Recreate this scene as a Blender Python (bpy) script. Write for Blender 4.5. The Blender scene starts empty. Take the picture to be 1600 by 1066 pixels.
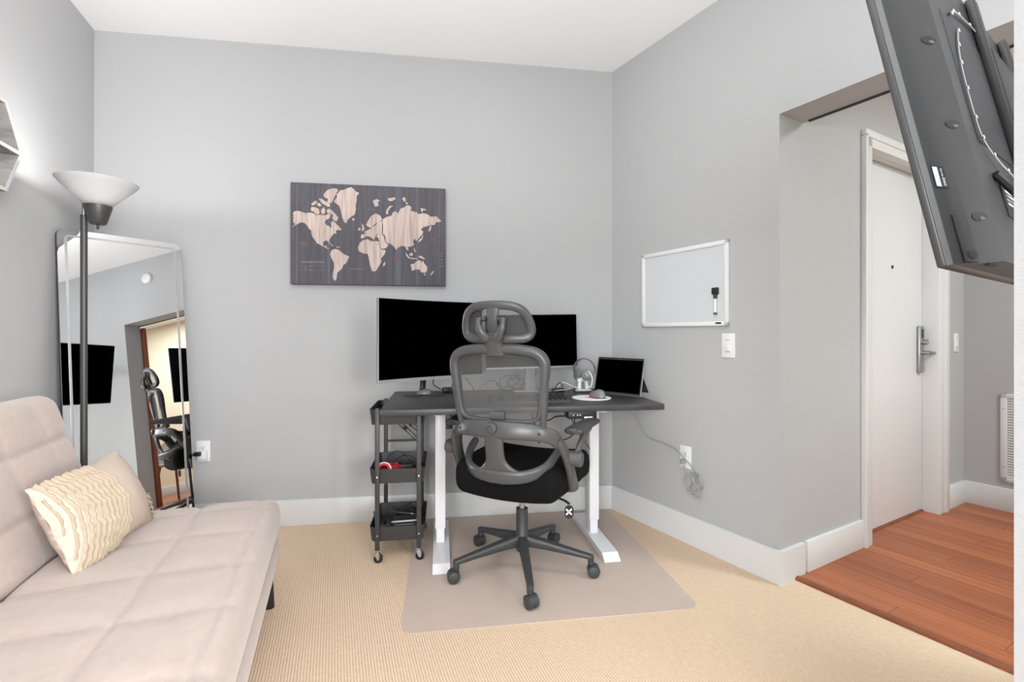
import bpy, bmesh, math, random
from mathutils import Vector, Matrix, noise
random.seed(7)
R = math.radians
SC = bpy.context.scene
COL = SC.collection
PI = math.pi

# ------------------------------------------------------------------ camera
cam_d = bpy.data.cameras.new('camera')
cam = bpy.data.objects.new('camera', cam_d); COL.objects.link(cam)
cam_d.sensor_width = 36; cam_d.lens = 36*757/1600; cam_d.shift_y = -11/1600
cam_d.clip_start = 0.02
cam.location = (0, 0, 1.1); cam.rotation_euler = (R(90), 0, R(-8.3))
SC.camera = cam

# ------------------------------------------------------------------ world, lights, exposure
SC.view_settings.view_transform = 'Standard'
SC.view_settings.look = 'None'
SC.view_settings.exposure = 0.16
SC.view_settings.gamma = 1.0
SC.view_settings.use_curve_mapping = False
W = bpy.data.worlds.new('world'); SC.world = W; W.use_nodes = True
W.node_tree.nodes['Background'].inputs[0].default_value = (0.8, 0.88, 1.0, 1)
W.node_tree.nodes['Background'].inputs[1].default_value = 0.6

def area(name, loc, rot, sx, sy, watts, col=(1, 1, 1), spread=180):
    l = bpy.data.lights.new(name, 'AREA'); l.shape = 'RECTANGLE'; l.size = sx; l.size_y = sy
    l.energy = watts; l.color = col; l.spread = R(spread)
    o = bpy.data.objects.new(name, l); COL.objects.link(o); o.location = loc; o.rotation_euler = rot
    return o
area('window_daylight', (0.2, -1.93, 1.45), (R(90), 0, R(0)), 2.4, 1.9, 5, (0.7, 0.85, 1.0), 130)
sl_ = area('soft_fill_left', (1.3, -1.4, 1.5), (0, 0, 0), 1.2, 1.2, 48, (1.0, 1.0, 1.0), 80)  # unseen soft fill added to brighten the left wall
sl_.rotation_euler = (Vector((-1.8, 1.7, 0.9))-Vector((1.3, -1.4, 1.5))).to_track_quat('-Z', 'Y').to_euler()
sr_ = area('soft_fill_right', (-0.55, -1.5, 1.2), (0, 0, 0), 1.0, 1.0, 24, (0.95, 1.0, 1.0), 80)  # second added fill, out of view, lifting the lower right wall
sr_.rotation_euler = (Vector((1.5, 1.9, 0.5))-Vector((-0.55, -1.5, 1.2))).to_track_quat('-Z', 'Y').to_euler()
area('bounce_fill', (-0.1, 0.1, 1.62), (R(180), 0, 0), 1.2, 1.2, 76, (0.95, 0.985, 1.0))  # added upward panel, bounces light off the ceiling, no real fixture

# ------------------------------------------------------------------ materials
def lin(c):
    c = c/255.0
    return c/12.92 if c <= 0.04045 else ((c+0.055)/1.055)**2.4
def rgb(*c): return (lin(c[0]), lin(c[1]), lin(c[2]), 1)
def mat(name, col, rough=0.5, metal=0.0, spec=0.5, var=0.0, vscale=8.0, bump=0.0, bscale=200.0, sheen=0.0, stretch=(1, 1, 1), coat=0.0):
    m = bpy.data.materials.new(name); m.use_nodes = True
    nt = m.node_tree; b = nt.nodes['Principled BSDF']
    b.inputs['Base Color'].default_value = rgb(*col)
    b.inputs['Roughness'].default_value = rough
    b.inputs['Metallic'].default_value = metal
    b.inputs['Specular IOR Level'].default_value = spec
    b.inputs['Sheen Weight'].default_value = sheen
    b.inputs['Coat Weight'].default_value = coat
    if var or bump:
        tc = nt.nodes.new('ShaderNodeTexCoord'); mp = nt.nodes.new('ShaderNodeMapping')
        mp.inputs['Scale'].default_value = stretch
        nt.links.new(tc.outputs['Object'], mp.inputs[0])
    if var:
        n = nt.nodes.new('ShaderNodeTexNoise'); n.inputs['Scale'].default_value = vscale; n.inputs['Detail'].default_value = 4
        nt.links.new(mp.outputs[0], n.inputs['Vector'])
        r = nt.nodes.new('ShaderNodeValToRGB')
        a = [max(0, c*(1-var)) for c in rgb(*col)[:3]]; z = [min(1, c*(1+var)) for c in rgb(*col)[:3]]
        r.color_ramp.elements[0].color = (*a, 1); r.color_ramp.elements[1].color = (*z, 1)
        r.color_ramp.elements[0].position = 0.3; r.color_ramp.elements[1].position = 0.7
        nt.links.new(n.outputs[0], r.inputs[0]); nt.links.new(r.outputs[0], b.inputs['Base Color'])
    if bump:
        n = nt.nodes.new('ShaderNodeTexNoise'); n.inputs['Scale'].default_value = bscale; n.inputs['Detail'].default_value = 3
        nt.links.new(mp.outputs[0], n.inputs['Vector'])
        bp = nt.nodes.new('ShaderNodeBump'); bp.inputs['Strength'].default_value = bump; bp.inputs['Distance'].default_value = 0.002
        nt.links.new(n.outputs[0], bp.inputs['Height']); nt.links.new(bp.outputs[0], b.inputs['Normal'])
    return m
M = {}
M['wall'] = mat('grey_wall_paint', (175, 175, 176), 0.65, spec=0.3, bump=0.08, bscale=160)
M['hall'] = mat('hall_wall_paint', (172, 171, 172), 0.65, spec=0.3, bump=0.08, bscale=160)
M['ceil'] = mat('white_ceiling_paint', (248, 248, 248), 0.8, spec=0.2, bump=0.05, bscale=120)
M['trim'] = mat('white_trim_paint', (210, 210, 210), 0.4, var=0.015, vscale=3)
M['door'] = mat('white_door_paint', (212, 212, 213), 0.42, var=0.015, vscale=2)
M['plate'] = mat('white_switch_plastic', (222, 222, 222), 0.35)
M['slot'] = mat('dark_slot', (30, 30, 30), 0.6)
M['textile'] = mat('white_textured_wall', (176, 176, 178), 0.7, bump=0.5, bscale=140, stretch=(1, 1, 8))
M['nearblack'] = mat('black_plastic', (26, 26, 27), 0.45)
M['black'] = mat('black_screen', (0, 0, 0), 0.6, spec=0.0)
M['bezel'] = mat('dark_bezel', (40, 40, 42), 0.4)
M['silver'] = mat('silver_plastic', (150, 151, 153), 0.35, metal=0.3)
M['chrome'] = mat('chrome_metal', (215, 215, 218), 0.18, metal=1.0)
M['steel'] = mat('brushed_steel', (165, 165, 167), 0.32, metal=0.9)
M['chairgrey'] = mat('grey_chair_plastic', (72, 72, 73), 0.34, bump=0.06, bscale=500)
M['chairdark'] = mat('dark_grey_base_plastic', (56, 57, 59), 0.45, bump=0.05, bscale=500)
M['seatblack'] = mat('black_mesh_fabric', (13, 13, 14), 0.9, spec=0.15, bump=0.5, bscale=900)
M['desk'] = mat('black_wood_grain_top', (54, 53, 54), 0.42, var=0.12, vscale=14, stretch=(1, 12, 1))
M['deskwhite'] = mat('white_powder_coat', (226, 225, 229), 0.35)
M['cart'] = mat('charcoal_cart_metal', (54, 53, 54), 0.45, bump=0.04, bscale=700)
M['sofa'] = mat('blush_beige_fabric', (166, 151, 143), 0.9, spec=0.2, var=0.04, vscale=40, bump=0.25, bscale=700, sheen=0.25)
M['pillow'] = mat('cream_cotton', (184, 168, 155), 0.95, spec=0.15, bump=0.25, bscale=500)
M['ruffle'] = mat('cream_ruffle_cotton', (164, 149, 130), 0.95, spec=0.15, var=0.06, vscale=60)
M['legblack'] = mat('black_leg', (24, 22, 22), 0.5)
M['mat'] = mat('taupe_vinyl_mat', (192, 174, 163), 0.55, spec=0.35, var=0.03, vscale=5)
M['lampblack'] = mat('black_lamp_metal', (62, 61, 60), 0.45, metal=0.2)
M['tv'] = mat('charcoal_tv_back', (54, 54, 55), 0.42, spec=0.5, bump=0.05, bscale=400)
M['tvchamfer'] = mat('grey_tv_chamfer', (92, 92, 94), 0.35)
M['tvdark'] = mat('dark_tv_recess', (52, 52, 54), 0.45)
M['backblack'] = mat('matte_black_shell', (10, 10, 10), 0.7, spec=0.1)
M['tvrim'] = mat('dark_tv_rim', (50, 49, 49), 0.4)
M['wbpanel'] = mat('whiteboard_surface', (200, 202, 205), 0.3)
M['wbframe'] = mat('whiteboard_frame', (218, 218, 218), 0.4)
M['cablemid'] = mat('mid_grey_cable', (92, 92, 92), 0.5)
M['cablegrey'] = mat('grey_cable', (150, 150, 150), 0.5)
M['cableblack'] = mat('black_cable', (34, 34, 35), 0.5)
M['cablewhite'] = mat('white_cable', (225, 224, 222), 0.5)
M['red'] = mat('red_plastic', (200, 38, 42), 0.4)
M['blue'] = mat('blue_plastic', (74, 106, 138), 0.4)
M['shelfgrey'] = mat('weathered_grey_wood', (140, 137, 134), 0.75, var=0.35, vscale=9, stretch=(1, 1, 4))
M['shelflit'] = mat('lit_grey_wood_edge', (188, 186, 182), 0.7, var=0.08, vscale=20)  # paler copy of the shelf wood, paints its front edges as lit
M['brownwood'] = mat('reddish_brown_wood', (128, 72, 48), 0.4, var=0.2, vscale=12, stretch=(1, 1, 0.1))
M['canvas'] = mat('charcoal_canvas_print', (90, 88, 94), 0.75, spec=0.25, var=0.16, vscale=6, stretch=(8, 1, 0.6))
M['canvasedge'] = mat('charcoal_canvas_edge', (74, 73, 77), 0.8, spec=0.2)
M['land'] = mat('pale_weathered_wood_print', (190, 173, 165), 0.75, spec=0.25, var=0.28, vscale=9, stretch=(9, 1, 0.5))
M['mapfaint'] = mat('faint_grey_ink', (118, 117, 122), 0.75, spec=0.25)
M['maporange'] = mat('faint_amber_ink', (106, 94, 84), 0.75, spec=0.25)
M['mapred'] = mat('faint_red_ink', (112, 90, 94), 0.75, spec=0.25)
M['mapblue'] = mat('faint_slate_ink', (97, 97, 106), 0.75, spec=0.25)
M['mousepad'] = mat('white_pink_mousepad', (232, 226, 228), 0.6)
M['pink'] = mat('pink_print', (226, 160, 168), 0.6)
M['mouse'] = mat('grey_mouse_plastic', (112, 111, 111), 0.4)
M['greyplastic'] = mat('light_grey_plastic', (176, 175, 174), 0.4)
M['clearish'] = mat('frosted_acrylic', (206, 206, 206), 0.25)
M['cream'] = mat('cream_wall', (236, 220, 196), 0.7)
M['led'] = mat('led_tape', (150, 148, 145), 0.5)
M['leddot'] = mat('led_dot', (245, 245, 245), 0.3)
M['label'] = mat('white_label', (232, 232, 236), 0.5)
M['labeldark'] = mat('dark_label', (34, 34, 37), 0.5)

def mirror_mat():
    m = bpy.data.materials.new('mirror_silver'); m.use_nodes = True
    b = m.node_tree.nodes['Principled BSDF']
    b.inputs['Base Color'].default_value = (0.78, 0.785, 0.79, 1); b.inputs['Metallic'].default_value = 1; b.inputs['Roughness'].default_value = 0.0
    return m
M['mirror'] = mirror_mat()
M['bevelshine'] = mat('mirror_bevel_shine', (190, 190, 191), 0.3, metal=0.9)  # blurred grey stands in for the bright reflection in the bevel strip

def screen_mesh_mat(name, col, fac):
    m = bpy.data.materials.new(name); m.use_nodes = True; nt = m.node_tree
    nt.nodes.remove(nt.nodes['Principled BSDF'])
    out = nt.nodes['Material Output']
    t = nt.nodes.new('ShaderNodeBsdfTransparent'); d = nt.nodes.new('ShaderNodeBsdfDiffuse'); d.inputs[0].default_value = rgb(*col)
    mx = nt.nodes.new('ShaderNodeMixShader'); mx.inputs[0].default_value = fac
    nt.links.new(t.outputs[0], mx.inputs[1]); nt.links.new(d.outputs[0], mx.inputs[2]); nt.links.new(mx.outputs[0], out.inputs[0])
    return m
M['mesh'] = screen_mesh_mat('open_grey_mesh', (106, 106, 106), 0.47)

def shade_mat():
    m = bpy.data.materials.new('white_lamp_shade'); m.use_nodes = True; nt = m.node_tree
    nt.nodes.remove(nt.nodes['Principled BSDF']); out = nt.nodes['Material Output']
    t = nt.nodes.new('ShaderNodeBsdfTranslucent'); t.inputs[0].default_value = (0.8, 0.8, 0.79, 1)
    d = nt.nodes.new('ShaderNodeBsdfDiffuse'); d.inputs[0].default_value = (0.5, 0.5, 0.5, 1)
    mx = nt.nodes.new('ShaderNodeMixShader'); mx.inputs[0].default_value = 0.86
    nt.links.new(t.outputs[0], mx.inputs[1]); nt.links.new(d.outputs[0], mx.inputs[2]); nt.links.new(mx.outputs[0], out.inputs[0])
    return m
M['shade'] = shade_mat()

def carpet_mat():
    m = bpy.data.materials.new('ribbed_beige_carpet'); m.use_nodes = True; nt = m.node_tree; b = nt.nodes['Principled BSDF']
    tc = nt.nodes.new('ShaderNodeTexCoord'); mp = nt.nodes.new('ShaderNodeMapping'); mp.inputs['Rotation'].default_value = (0, 0, R(-11.8))
    nt.links.new(tc.outputs['Object'], mp.inputs[0])
    w = nt.nodes.new('ShaderNodeTexWave'); w.inputs['Scale'].default_value = 33; w.inputs['Distortion'].default_value = 1.2
    w.inputs['Detail'].default_value = 2; w.inputs['Detail Scale'].default_value = 3
    nt.links.new(mp.outputs[0], w.inputs['Vector'])
    n = nt.nodes.new('ShaderNodeTexNoise'); n.inputs['Scale'].default_value = 60; n.inputs['Detail'].default_value = 5
    nt.links.new(tc.outputs['Object'], n.inputs['Vector'])
    add = nt.nodes.new('ShaderNodeMath'); add.operation = 'MULTIPLY_ADD'; add.inputs[1].default_value = 0.55
    nt.links.new(w.outputs['Fac'], add.inputs[0])
    mu = nt.nodes.new('ShaderNodeMath'); mu.operation = 'MULTIPLY'; mu.inputs[1].default_value = 0.45
    nt.links.new(n.outputs[0], mu.inputs[0]); nt.links.new(mu.outputs[0], add.inputs[2])
    r = nt.nodes.new('ShaderNodeValToRGB')
    r.color_ramp.elements[0].color = rgb(196, 168, 142); r.color_ramp.elements[1].color = rgb(226, 203, 178)
    r.color_ramp.elements[0].position = 0.2; r.color_ramp.elements[1].position = 0.75
    nt.links.new(add.outputs[0], r.inputs[0]); nt.links.new(r.outputs[0], b.inputs['Base Color'])
    bp = nt.nodes.new('ShaderNodeBump'); bp.inputs['Strength'].default_value = 0.5; bp.inputs['Distance'].default_value = 0.002
    nt.links.new(add.outputs[0], bp.inputs['Height']); nt.links.new(bp.outputs[0], b.inputs['Normal'])
    b.inputs['Roughness'].default_value = 0.95; b.inputs['Specular IOR Level'].default_value = 0.1
    return m
M['carpet'] = carpet_mat()

def plank_mat():
    m = bpy.data.materials.new('reddish_bamboo_plank'); m.use_nodes = True; nt = m.node_tree; b = nt.nodes['Principled BSDF']
    tc = nt.nodes.new('ShaderNodeTexCoord'); mp = nt.nodes.new('ShaderNodeMapping'); mp.inputs['Scale'].default_value = (0.5, 60, 1)
    oi = nt.nodes.new('ShaderNodeObjectInfo')
    nt.links.new(tc.outputs['Object'], mp.inputs[0])
    n = nt.nodes.new('ShaderNodeTexNoise'); n.noise_dimensions = '4D'; n.inputs['Scale'].default_value = 2.2; n.inputs['Detail'].default_value = 5
    ml = nt.nodes.new('ShaderNodeMath'); ml.operation = 'MULTIPLY'; ml.inputs[1].default_value = 50
    nt.links.new(oi.outputs['Random'], ml.inputs[0]); nt.links.new(ml.outputs[0], n.inputs['W'])
    nt.links.new(mp.outputs[0], n.inputs['Vector'])
    ma = nt.nodes.new('ShaderNodeMath'); ma.operation = 'MULTIPLY_ADD'; ma.inputs[1].default_value = 0.22
    nt.links.new(oi.outputs['Random'], ma.inputs[0]); nt.links.new(n.outputs[0], ma.inputs[2])
    r = nt.nodes.new('ShaderNodeValToRGB')
    r.color_ramp.elements[0].color = rgb(116, 58, 33); r.color_ramp.elements[1].color = rgb(182, 108, 68)
    r.color_ramp.elements[0].position = 0.3; r.color_ramp.elements[1].position = 0.9
    nt.links.new(ma.outputs[0], r.inputs[0]); nt.links.new(r.outputs[0], b.inputs['Base Color'])
    b.inputs['Roughness'].default_value = 0.38; b.inputs['Specular IOR Level'].default_value = 0.4
    return m
M['plank'] = plank_mat()

# ------------------------------------------------------------------ mesh helpers
def spline(pts, n=6, closed=False):
    P = [Vector(p) for p in pts]; out = []; N = len(P)
    rng = range(N) if closed else range(N-1)
    for i in rng:
        if closed: p0, p1, p2, p3 = P[i-1], P[i], P[(i+1) % N], P[(i+2) % N]
        else: p0, p1, p2, p3 = P[max(i-1, 0)], P[i], P[i+1], P[min(i+2, N-1)]
        for k in range(n):
            t = k/n
            out.append(0.5*((2*p1)+(p2-p0)*t+(2*p0-5*p1+4*p2-p3)*t*t+(3*p1-p0-3*p2+p3)*t**3))
    if not closed: out.append(P[-1])
    return out

class MB:
    def __init__(self): self.bm = bmesh.new()
    def box(self, c, s, T=None, bevel=0.0, seg=2):
        g = bmesh.ops.create_cube(self.bm, size=1.0); vs = g['verts']
        mt = Matrix.Translation(c) @ Matrix.Diagonal((*s, 1))
        if T is not None: mt = T @ mt
        bmesh.ops.transform(self.bm, matrix=mt, verts=vs)
        if bevel > 0:
            es = list({e for v in vs for e in v.link_edges})
            bmesh.ops.bevel(self.bm, geom=es, offset=bevel, segments=seg, profile=0.5, affect='EDGES', clamp_overlap=True)
        return self
    def bb(self, x0, x1, y0, y1, z0, z1, **k):
        return self.box(((x0+x1)/2, (y0+y1)/2, (z0+z1)/2), (abs(x1-x0), abs(y1-y0), abs(z1-z0)), **k)
    def loops(self, rings, closed=False, cap=True):
        V = [[self.bm.verts.new(p) for p in r] for r in rings]
        n = len(V[0]); K = len(V)
        for i in range(K if closed else K-1):
            a, b = V[i], V[(i+1) % K]
            for j in range(n):
                self.bm.faces.new((a[j], a[(j+1) % n], b[(j+1) % n], b[j]))
        if cap and not closed:
            self.bm.faces.new(list(reversed(V[0]))); self.bm.faces.new(V[-1])
        return self
    def tube(self, pts, r, seg=8, closed=False):
        P = [Vector(p) for p in pts]; N = len(P); rr = r if isinstance(r, (list, tuple)) else [r]*N
        rings = []; ref = None
        for i in range(N):
            a = P[i-1] if (i > 0 or closed) else P[i]; b = P[(i+1) % N] if (i < N-1 or closed) else P[i]
            t = (b-a).normalized()
            if ref is None:
                ref = t.orthogonal().normalized()
            ref = (ref - t*ref.dot(t)); ref = ref.normalized() if ref.length > 1e-6 else t.orthogonal().normalized()
            s = t.cross(ref)
            rings.append([P[i]+(ref*math.cos(2*PI*k/seg)+s*math.sin(2*PI*k/seg))*rr[i] for k in range(seg)])
        return self.loops(rings, closed)
    def sweep(self, pts, w, d, up, closed=False, seg=12, pw=2.6):
        P = [Vector(p) for p in pts]; N = len(P); up = Vector(up)
        ww = w if isinstance(w, (list, tuple)) else [w]*N; dd = d if isinstance(d, (list, tuple)) else [d]*N
        rings = []
        for i in range(N):
            a = P[i-1] if (i > 0 or closed) else P[i]; b = P[(i+1) % N] if (i < N-1 or closed) else P[i]
            t = (b-a).normalized(); s = t.cross(up).normalized(); u = s.cross(t).normalized()
            ring = []
            for k in range(seg):
                c, q = math.cos(2*PI*k/seg), math.sin(2*PI*k/seg)
                ring.append(P[i]+s*(ww[i]/2*math.copysign(abs(c)**(2/pw), c))+u*(dd[i]/2*math.copysign(abs(q)**(2/pw), q)))
            rings.append(ring)
        return self.loops(rings, closed)
    def lathe(self, prof, seg=24, T=None, cap=True):
        T = T or Matrix.Identity(4)
        rings = [[T @ Vector((r*math.cos(2*PI*k/seg), r*math.sin(2*PI*k/seg), z)) for k in range(seg)] for r, z in prof]
        return self.loops(rings, False, cap)
    def prism(self, poly, z0, z1, T=None):
        T = T or Matrix.Identity(4)
        a = [self.bm.verts.new(T @ Vector((x, y, z0))) for x, y in poly]; b = [self.bm.verts.new(T @ Vector((x, y, z1))) for x, y in poly]
        n = len(a)
        self.bm.faces.new(list(reversed(a))); self.bm.faces.new(b)
        for i in range(n): self.bm.faces.new((a[i], a[(i+1) % n], b[(i+1) % n], b[i]))
        return self
    def surf(self, f, nu, nv, wu=False):
        V = [[self.bm.verts.new(f(i/nu, j/nv)) for j in range(nv+1)] for i in range(nu if wu else nu+1)]
        for i in range(nu):
            for j in range(nv):
                a, b = V[i], V[(i+1) % len(V)]
                self.bm.faces.new((a[j], b[j], b[j+1], a[j+1]))
        return self
    def build(self, name, m, parent=None, smooth=True, ang=38):
        bm = self.bm
        bmesh.ops.recalc_face_normals(bm, faces=bm.faces)
        me = bpy.data.meshes.new(name); bm.to_mesh(me); bm.free()
        me.materials.append(m)
        if smooth:
            me.shade_smooth(); me.set_sharp_from_angle(angle=R(ang))
        o = bpy.data.objects.new(name, me); COL.objects.link(o)
        if parent: o.parent = parent
        return o

def tag(o, label, cat, group=None):
    o['label'] = label; o['category'] = cat
    if group: o['group'] = group
    return o
def thing(name, label, cat, loc=(0, 0, 0), rotz=0.0, group=None, T=None):
    o = bpy.data.objects.new(name, None); COL.objects.link(o); o.empty_display_size = 0.05
    if T is not None: o.matrix_world = T
    else: o.location = loc; o.rotation_euler = (0, 0, rotz)
    return tag(o, label, cat, group)
def struct(o, label=None):
    o['kind'] = 'structure'
    if label: o['label'] = label
    return o
def copy_tree(o, parent=None):
    c = o.copy(); COL.objects.link(c)
    if parent: c.parent = parent
    for ch in list(o.children): copy_tree(ch, c)
    return c
def rrect(x0, x1, y0, y1, r, n=5):
    out = []
    for cx, cy, a in ((x1-r, y1-r, 0), (x0+r, y1-r, 90), (x0+r, y0+r, 180), (x1-r, y0+r, 270)):
        for k in range(n+1):
            t = R(a+90*k/n); out.append((cx+r*math.cos(t), cy+r*math.sin(t)))
    return out
def RX(a): return Matrix.Rotation(R(a), 4, 'X')
def RY(a): return Matrix.Rotation(R(a), 4, 'Y')
def RZ(a): return Matrix.Rotation(R(a), 4, 'Z')
def TR(*p): return Matrix.Translation(p)
def frame(origin, ex, ey):
    ex = Vector(ex).normalized(); ey = Vector(ey).normalized(); ez = ex.cross(ey).normalized(); ey = ez.cross(ex)
    m = Matrix.Identity(4)
    for i in range(3): m[i][0], m[i][1], m[i][2], m[i][3] = ex[i], ey[i], ez[i], origin[i]
    return m

# the three wall frames: x runs to the viewer's right along the wall, y goes into the wall
YB = 2.939
P0 = Vector((1.471, 1.938, 0)); RWZ = R(-68.1)                    # right wall, origin at its outer corner
RW = TR(*P0) @ Matrix.Rotation(RWZ, 4, 'Z')
L0 = Vector((-1.871, 2.939, 0)); LWZ = R(-78.2)                   # left wall, origin at the back left corner
LW = TR(*L0) @ Matrix.Rotation(LWZ, 4, 'Z')
CH = 2.755
def at_right(name, label, cat, x, y, z, group=None): return thing(name, label, cat, RW @ Vector((x, y, z)), RWZ, group)
# ------------------------------------------------------------------ room shell
def wobj(name, mb, m, T, label=None, ang=38):
    o = mb.build(name, m, None, ang=ang); o.matrix_world = T
    return struct(o, label)
struct(MB().bb(-2.6, 6.2, -2.4, 3.3, -0.06, 0).build('floor', M['carpet']), 'ribbed beige carpet across the room')
struct(MB().bb(-2.6, 3.6, -2.4, 3.3, CH, CH+0.08).build('ceiling', M['ceil']), 'flat white ceiling')
struct(MB().bb(-2.3, 1.6, YB, YB+0.12, 0, CH).build('wall_back', M['wall']), 'grey back wall behind the desk')
wobj('wall_left', MB().bb(-0.1, 5.4, -0.12, 0, 0, CH), M['wall'], LW, 'grey left wall')
wobj('wall_right', MB().bb(-1.16, 0, 0, 0.19, 0, CH).bb(0, 0.93, 0, 0.19, 2.068, CH).bb(0.93, 4.4, 0, 0.19, 0, CH), M['wall'], RW, 'grey right wall with a wide opening')
# rear wall with the window the daylight comes through
struct(MB().bb(-1.2, 3.3, -2.12, -2.0, 0, 0.45).bb(-1.2, 3.3, -2.12, -2.0, 2.45, CH).bb(-1.2, -0.75, -2.12, -2.0, 0.45, 2.45).bb(2.25, 3.3, -2.12, -2.0, 0.45, 2.45).build('wall_rear', M['wall']))
wf = struct(MB().bb(-0.75, 2.25, -2.09, -2.03, 0.45, 0.5).bb(-0.75, 2.25, -2.09, -2.03, 2.4, 2.45).bb(-0.75, -0.7, -2.09, -2.03, 0.45, 2.45).bb(2.2, 2.25, -2.09, -2.03, 0.45, 2.45).bb(0.72, 0.78, -2.09, -2.03, 0.45, 2.45).build('window_1', M['trim']))
# white textured wall end right beside the camera
NW = frame((0.5855, 0.4205, 0), (0.9895, -0.1444, 0), (0.1444, 0.9895, 0))
wobj('wall_near', MB().bb(0, 0.22, -0.09, 0, 0, CH), M['textile'], NW, 'white textured wall end at the right edge')
# hall behind the opening
wobj('wall_door', MB().bb(-0.15, 0, 0.19, 0.787, 0, CH).bb(-0.15, 0, 0.787, 1.612, 2.075, CH).bb(-0.15, 0, 1.612, 2.2, 0, CH), M['wall'], RW, 'hall wall holding the white door')
wobj('wall_hall.001', MB().bb(0.9, 3.6, 2.05, 2.17, 0, CH), M['cream'], RW, 'cream wall further along the hall, seen in the mirror')
wobj('wall_hall', MB().bb(-0.15, 0.9, 2.05, 2.17, 0, CH), M['hall'], RW, 'hall side wall with the vent')
wobj('wall_end', MB().bb(3.5, 3.62, 0.19, 2.05, 0, CH), M['cream'], RW)
wobj('ceiling.001', MB().bb(-0.1, 3.6, 0.19, 2.05, 2.64, 2.72), M['ceil'], RW, 'hall ceiling')
area('hall_fill', RW @ Vector((1.9, 1.1, 2.60)), (0, 0, RWZ), 1.0, 0.5, 63, (0.86, 0.98, 1.0))  # unseen area light added to brighten the hall

BH = 0.148
def base(name, x0, x1, y0, y1, T, label=None):
    return wobj(name, MB().bb(x0, x1, y0, y1, 0, BH, bevel=0.003), M['trim'], T, label)
base('baseboard_back', -1.87, 1.06, YB-0.015, YB+0.01, Matrix.Identity(4), 'white baseboard along the back wall')
base('baseboard_left', 0, 4.8, -0.01, 0.015, LW)
wobj('baseboard_right', MB().prism([(-1.079, -0.015), (0.015, -0.015), (0.015, 0.178), (-0.008, 0.178), (-0.008, 0.008), (-1.079, 0.008)], 0, BH-0.003).prism([(-1.079, -0.0125), (0.0125, -0.0125), (0.0125, 0.1755), (-0.008, 0.1755), (-0.008, 0.008), (-1.079, 0.008)], BH-0.003, BH), M['trim'], RW, 'white baseboard along the right wall and its corner')
base('baseboard_near', 0.93, 3.9, -0.015, 0.01, RW)
base('baseboard_door', -0.01, 0.015, 0.2, 0.712, RW, 'white baseboard left of the white door')
base('baseboard_hall', -0.01, 0.015, 1.74, 2.05, RW, 'short white baseboard right of the white door')
base('baseboard_vent', 0, 3.5, 2.035, 2.06, RW, 'white baseboard under the vent')
# dark slot of the sliding track under the opening's head
wobj('trim_1', MB().bb(0.03, 0.93, 0.172, 0.186, 2.062, 2.069), M['slot'], RW, 'dark track slot under the head of the opening')
# reddish wood nosing between carpet and planks
wobj('trim_2', MB().sweep([(0.012, 0.112, 0.004), (0.4, 0.112, 0.004), (0.915, 0.112, 0.004)], 0.036, 0.022, (0, 0, 1)), M['brownwood'], RW, 'reddish wood threshold strip beside the carpet')
# planks
fl = wobj('floor.001', MB().bb(-0.06, 3.5, 0.13, 2.05, 0, 0.003), M['slot'], RW, 'reddish wood plank floor of the hall')
pm = {}
def plank(x0, x1, y0, y1):
    key = (round(x1-x0, 3), round(y1-y0, 3))
    if key not in pm:
        o = MB().bb(0, key[0]-0.0012, 0, key[1]-0.0012, 0, 0.0075, bevel=0.0008, seg=1).build('plank', M['plank'], fl); pm[key] = o.data
    else:
        o = bpy.data.objects.new('plank', pm[key]); COL.objects.link(o); o.parent = fl
    o.location = (x0, y0, 0.001)
y = 0.13; i = 0
while y < 2.04:
    w_ = min(0.094, 2.05-y)
    x = -0.06 if y > 0.185 else 0.002
    xe = 3.5 if y > 0.185 else 0.93
    x2 = x + (0.35+0.37*((i*5) % 4))
    while x < xe-0.01:
        e = min(x2, xe); plank(x, e, y, y+w_); x = e; x2 = x+1.35
    y += w_; i += 1

# white door, casing and hardware
d1 = struct(MB().bb(-0.105, -0.065, 0.79, 1.609, 0.018, 2.06, bevel=0.002).build('door_1', M['door']), 'plain white entry door in the hall'); d1.matrix_world = RW
MB().lathe([(0.0095, 0), (0.0095, 0.006), (0.006, 0.007)], 14, TR(-0.066, 1.217, 1.487) @ RY(90)).build('peephole', M['nearblack'], d1)
ep = MB().bb(-0.066, -0.045, 1.535, 1.592, 0.86, 1.15, bevel=0.009, seg=3).build('lock_plate', M['steel'], d1)
MB().tube([(-0.047, 1.565, 0.985), (-0.005, 1.565, 0.985)], 0.013, 14).tube(spline([(-0.008, 1.565, 0.985), (-0.002, 1.60, 0.985), (-0.002, 1.69, 0.981)], 5), 0.0085, 10).build('lever_handle', M['steel'], ep)
MB().tube([(-0.047, 1.565, 1.05), (-0.02, 1.565, 1.05)], 0.016, 14).build('keyway', M['steel'], ep)
MB().bb(-0.0445, -0.043, 1.55, 1.578, 1.075, 1.13, bevel=0.0006).build('keypad', M['bezel'], ep)
wobj('trim_3', MB().bb(-0.07, 0.02, 0.735, 0.79, 0, 2.12, bevel=0.003).bb(0, 0.026, 0.712, 0.742, 0, 2.128, bevel=0.003)
     .bb(-0.07, 0.02, 0.735, 1.70, 2.066, 2.12, bevel=0.003).bb(-0.105, -0.03, 0.787, 1.612, 2.0625, 2.076)
     .bb(-0.11, 0.02, 1.610, 1.70, 0, 2.12, bevel=0.003).bb(0, 0.026, 1.685, 1.75, 0, 2.128, bevel=0.003).bb(0, 0.026, 0.712, 1.75, 2.112, 2.15, bevel=0.003), M['trim'], RW, 'white casing around the hall door')
wobj('trim_4', MB().bb(-0.12, -0.055, 0.79, 1.61, 0.004, 0.016, bevel=0.003), M['brownwood'], RW, 'reddish wood sill under the hall door')
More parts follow.
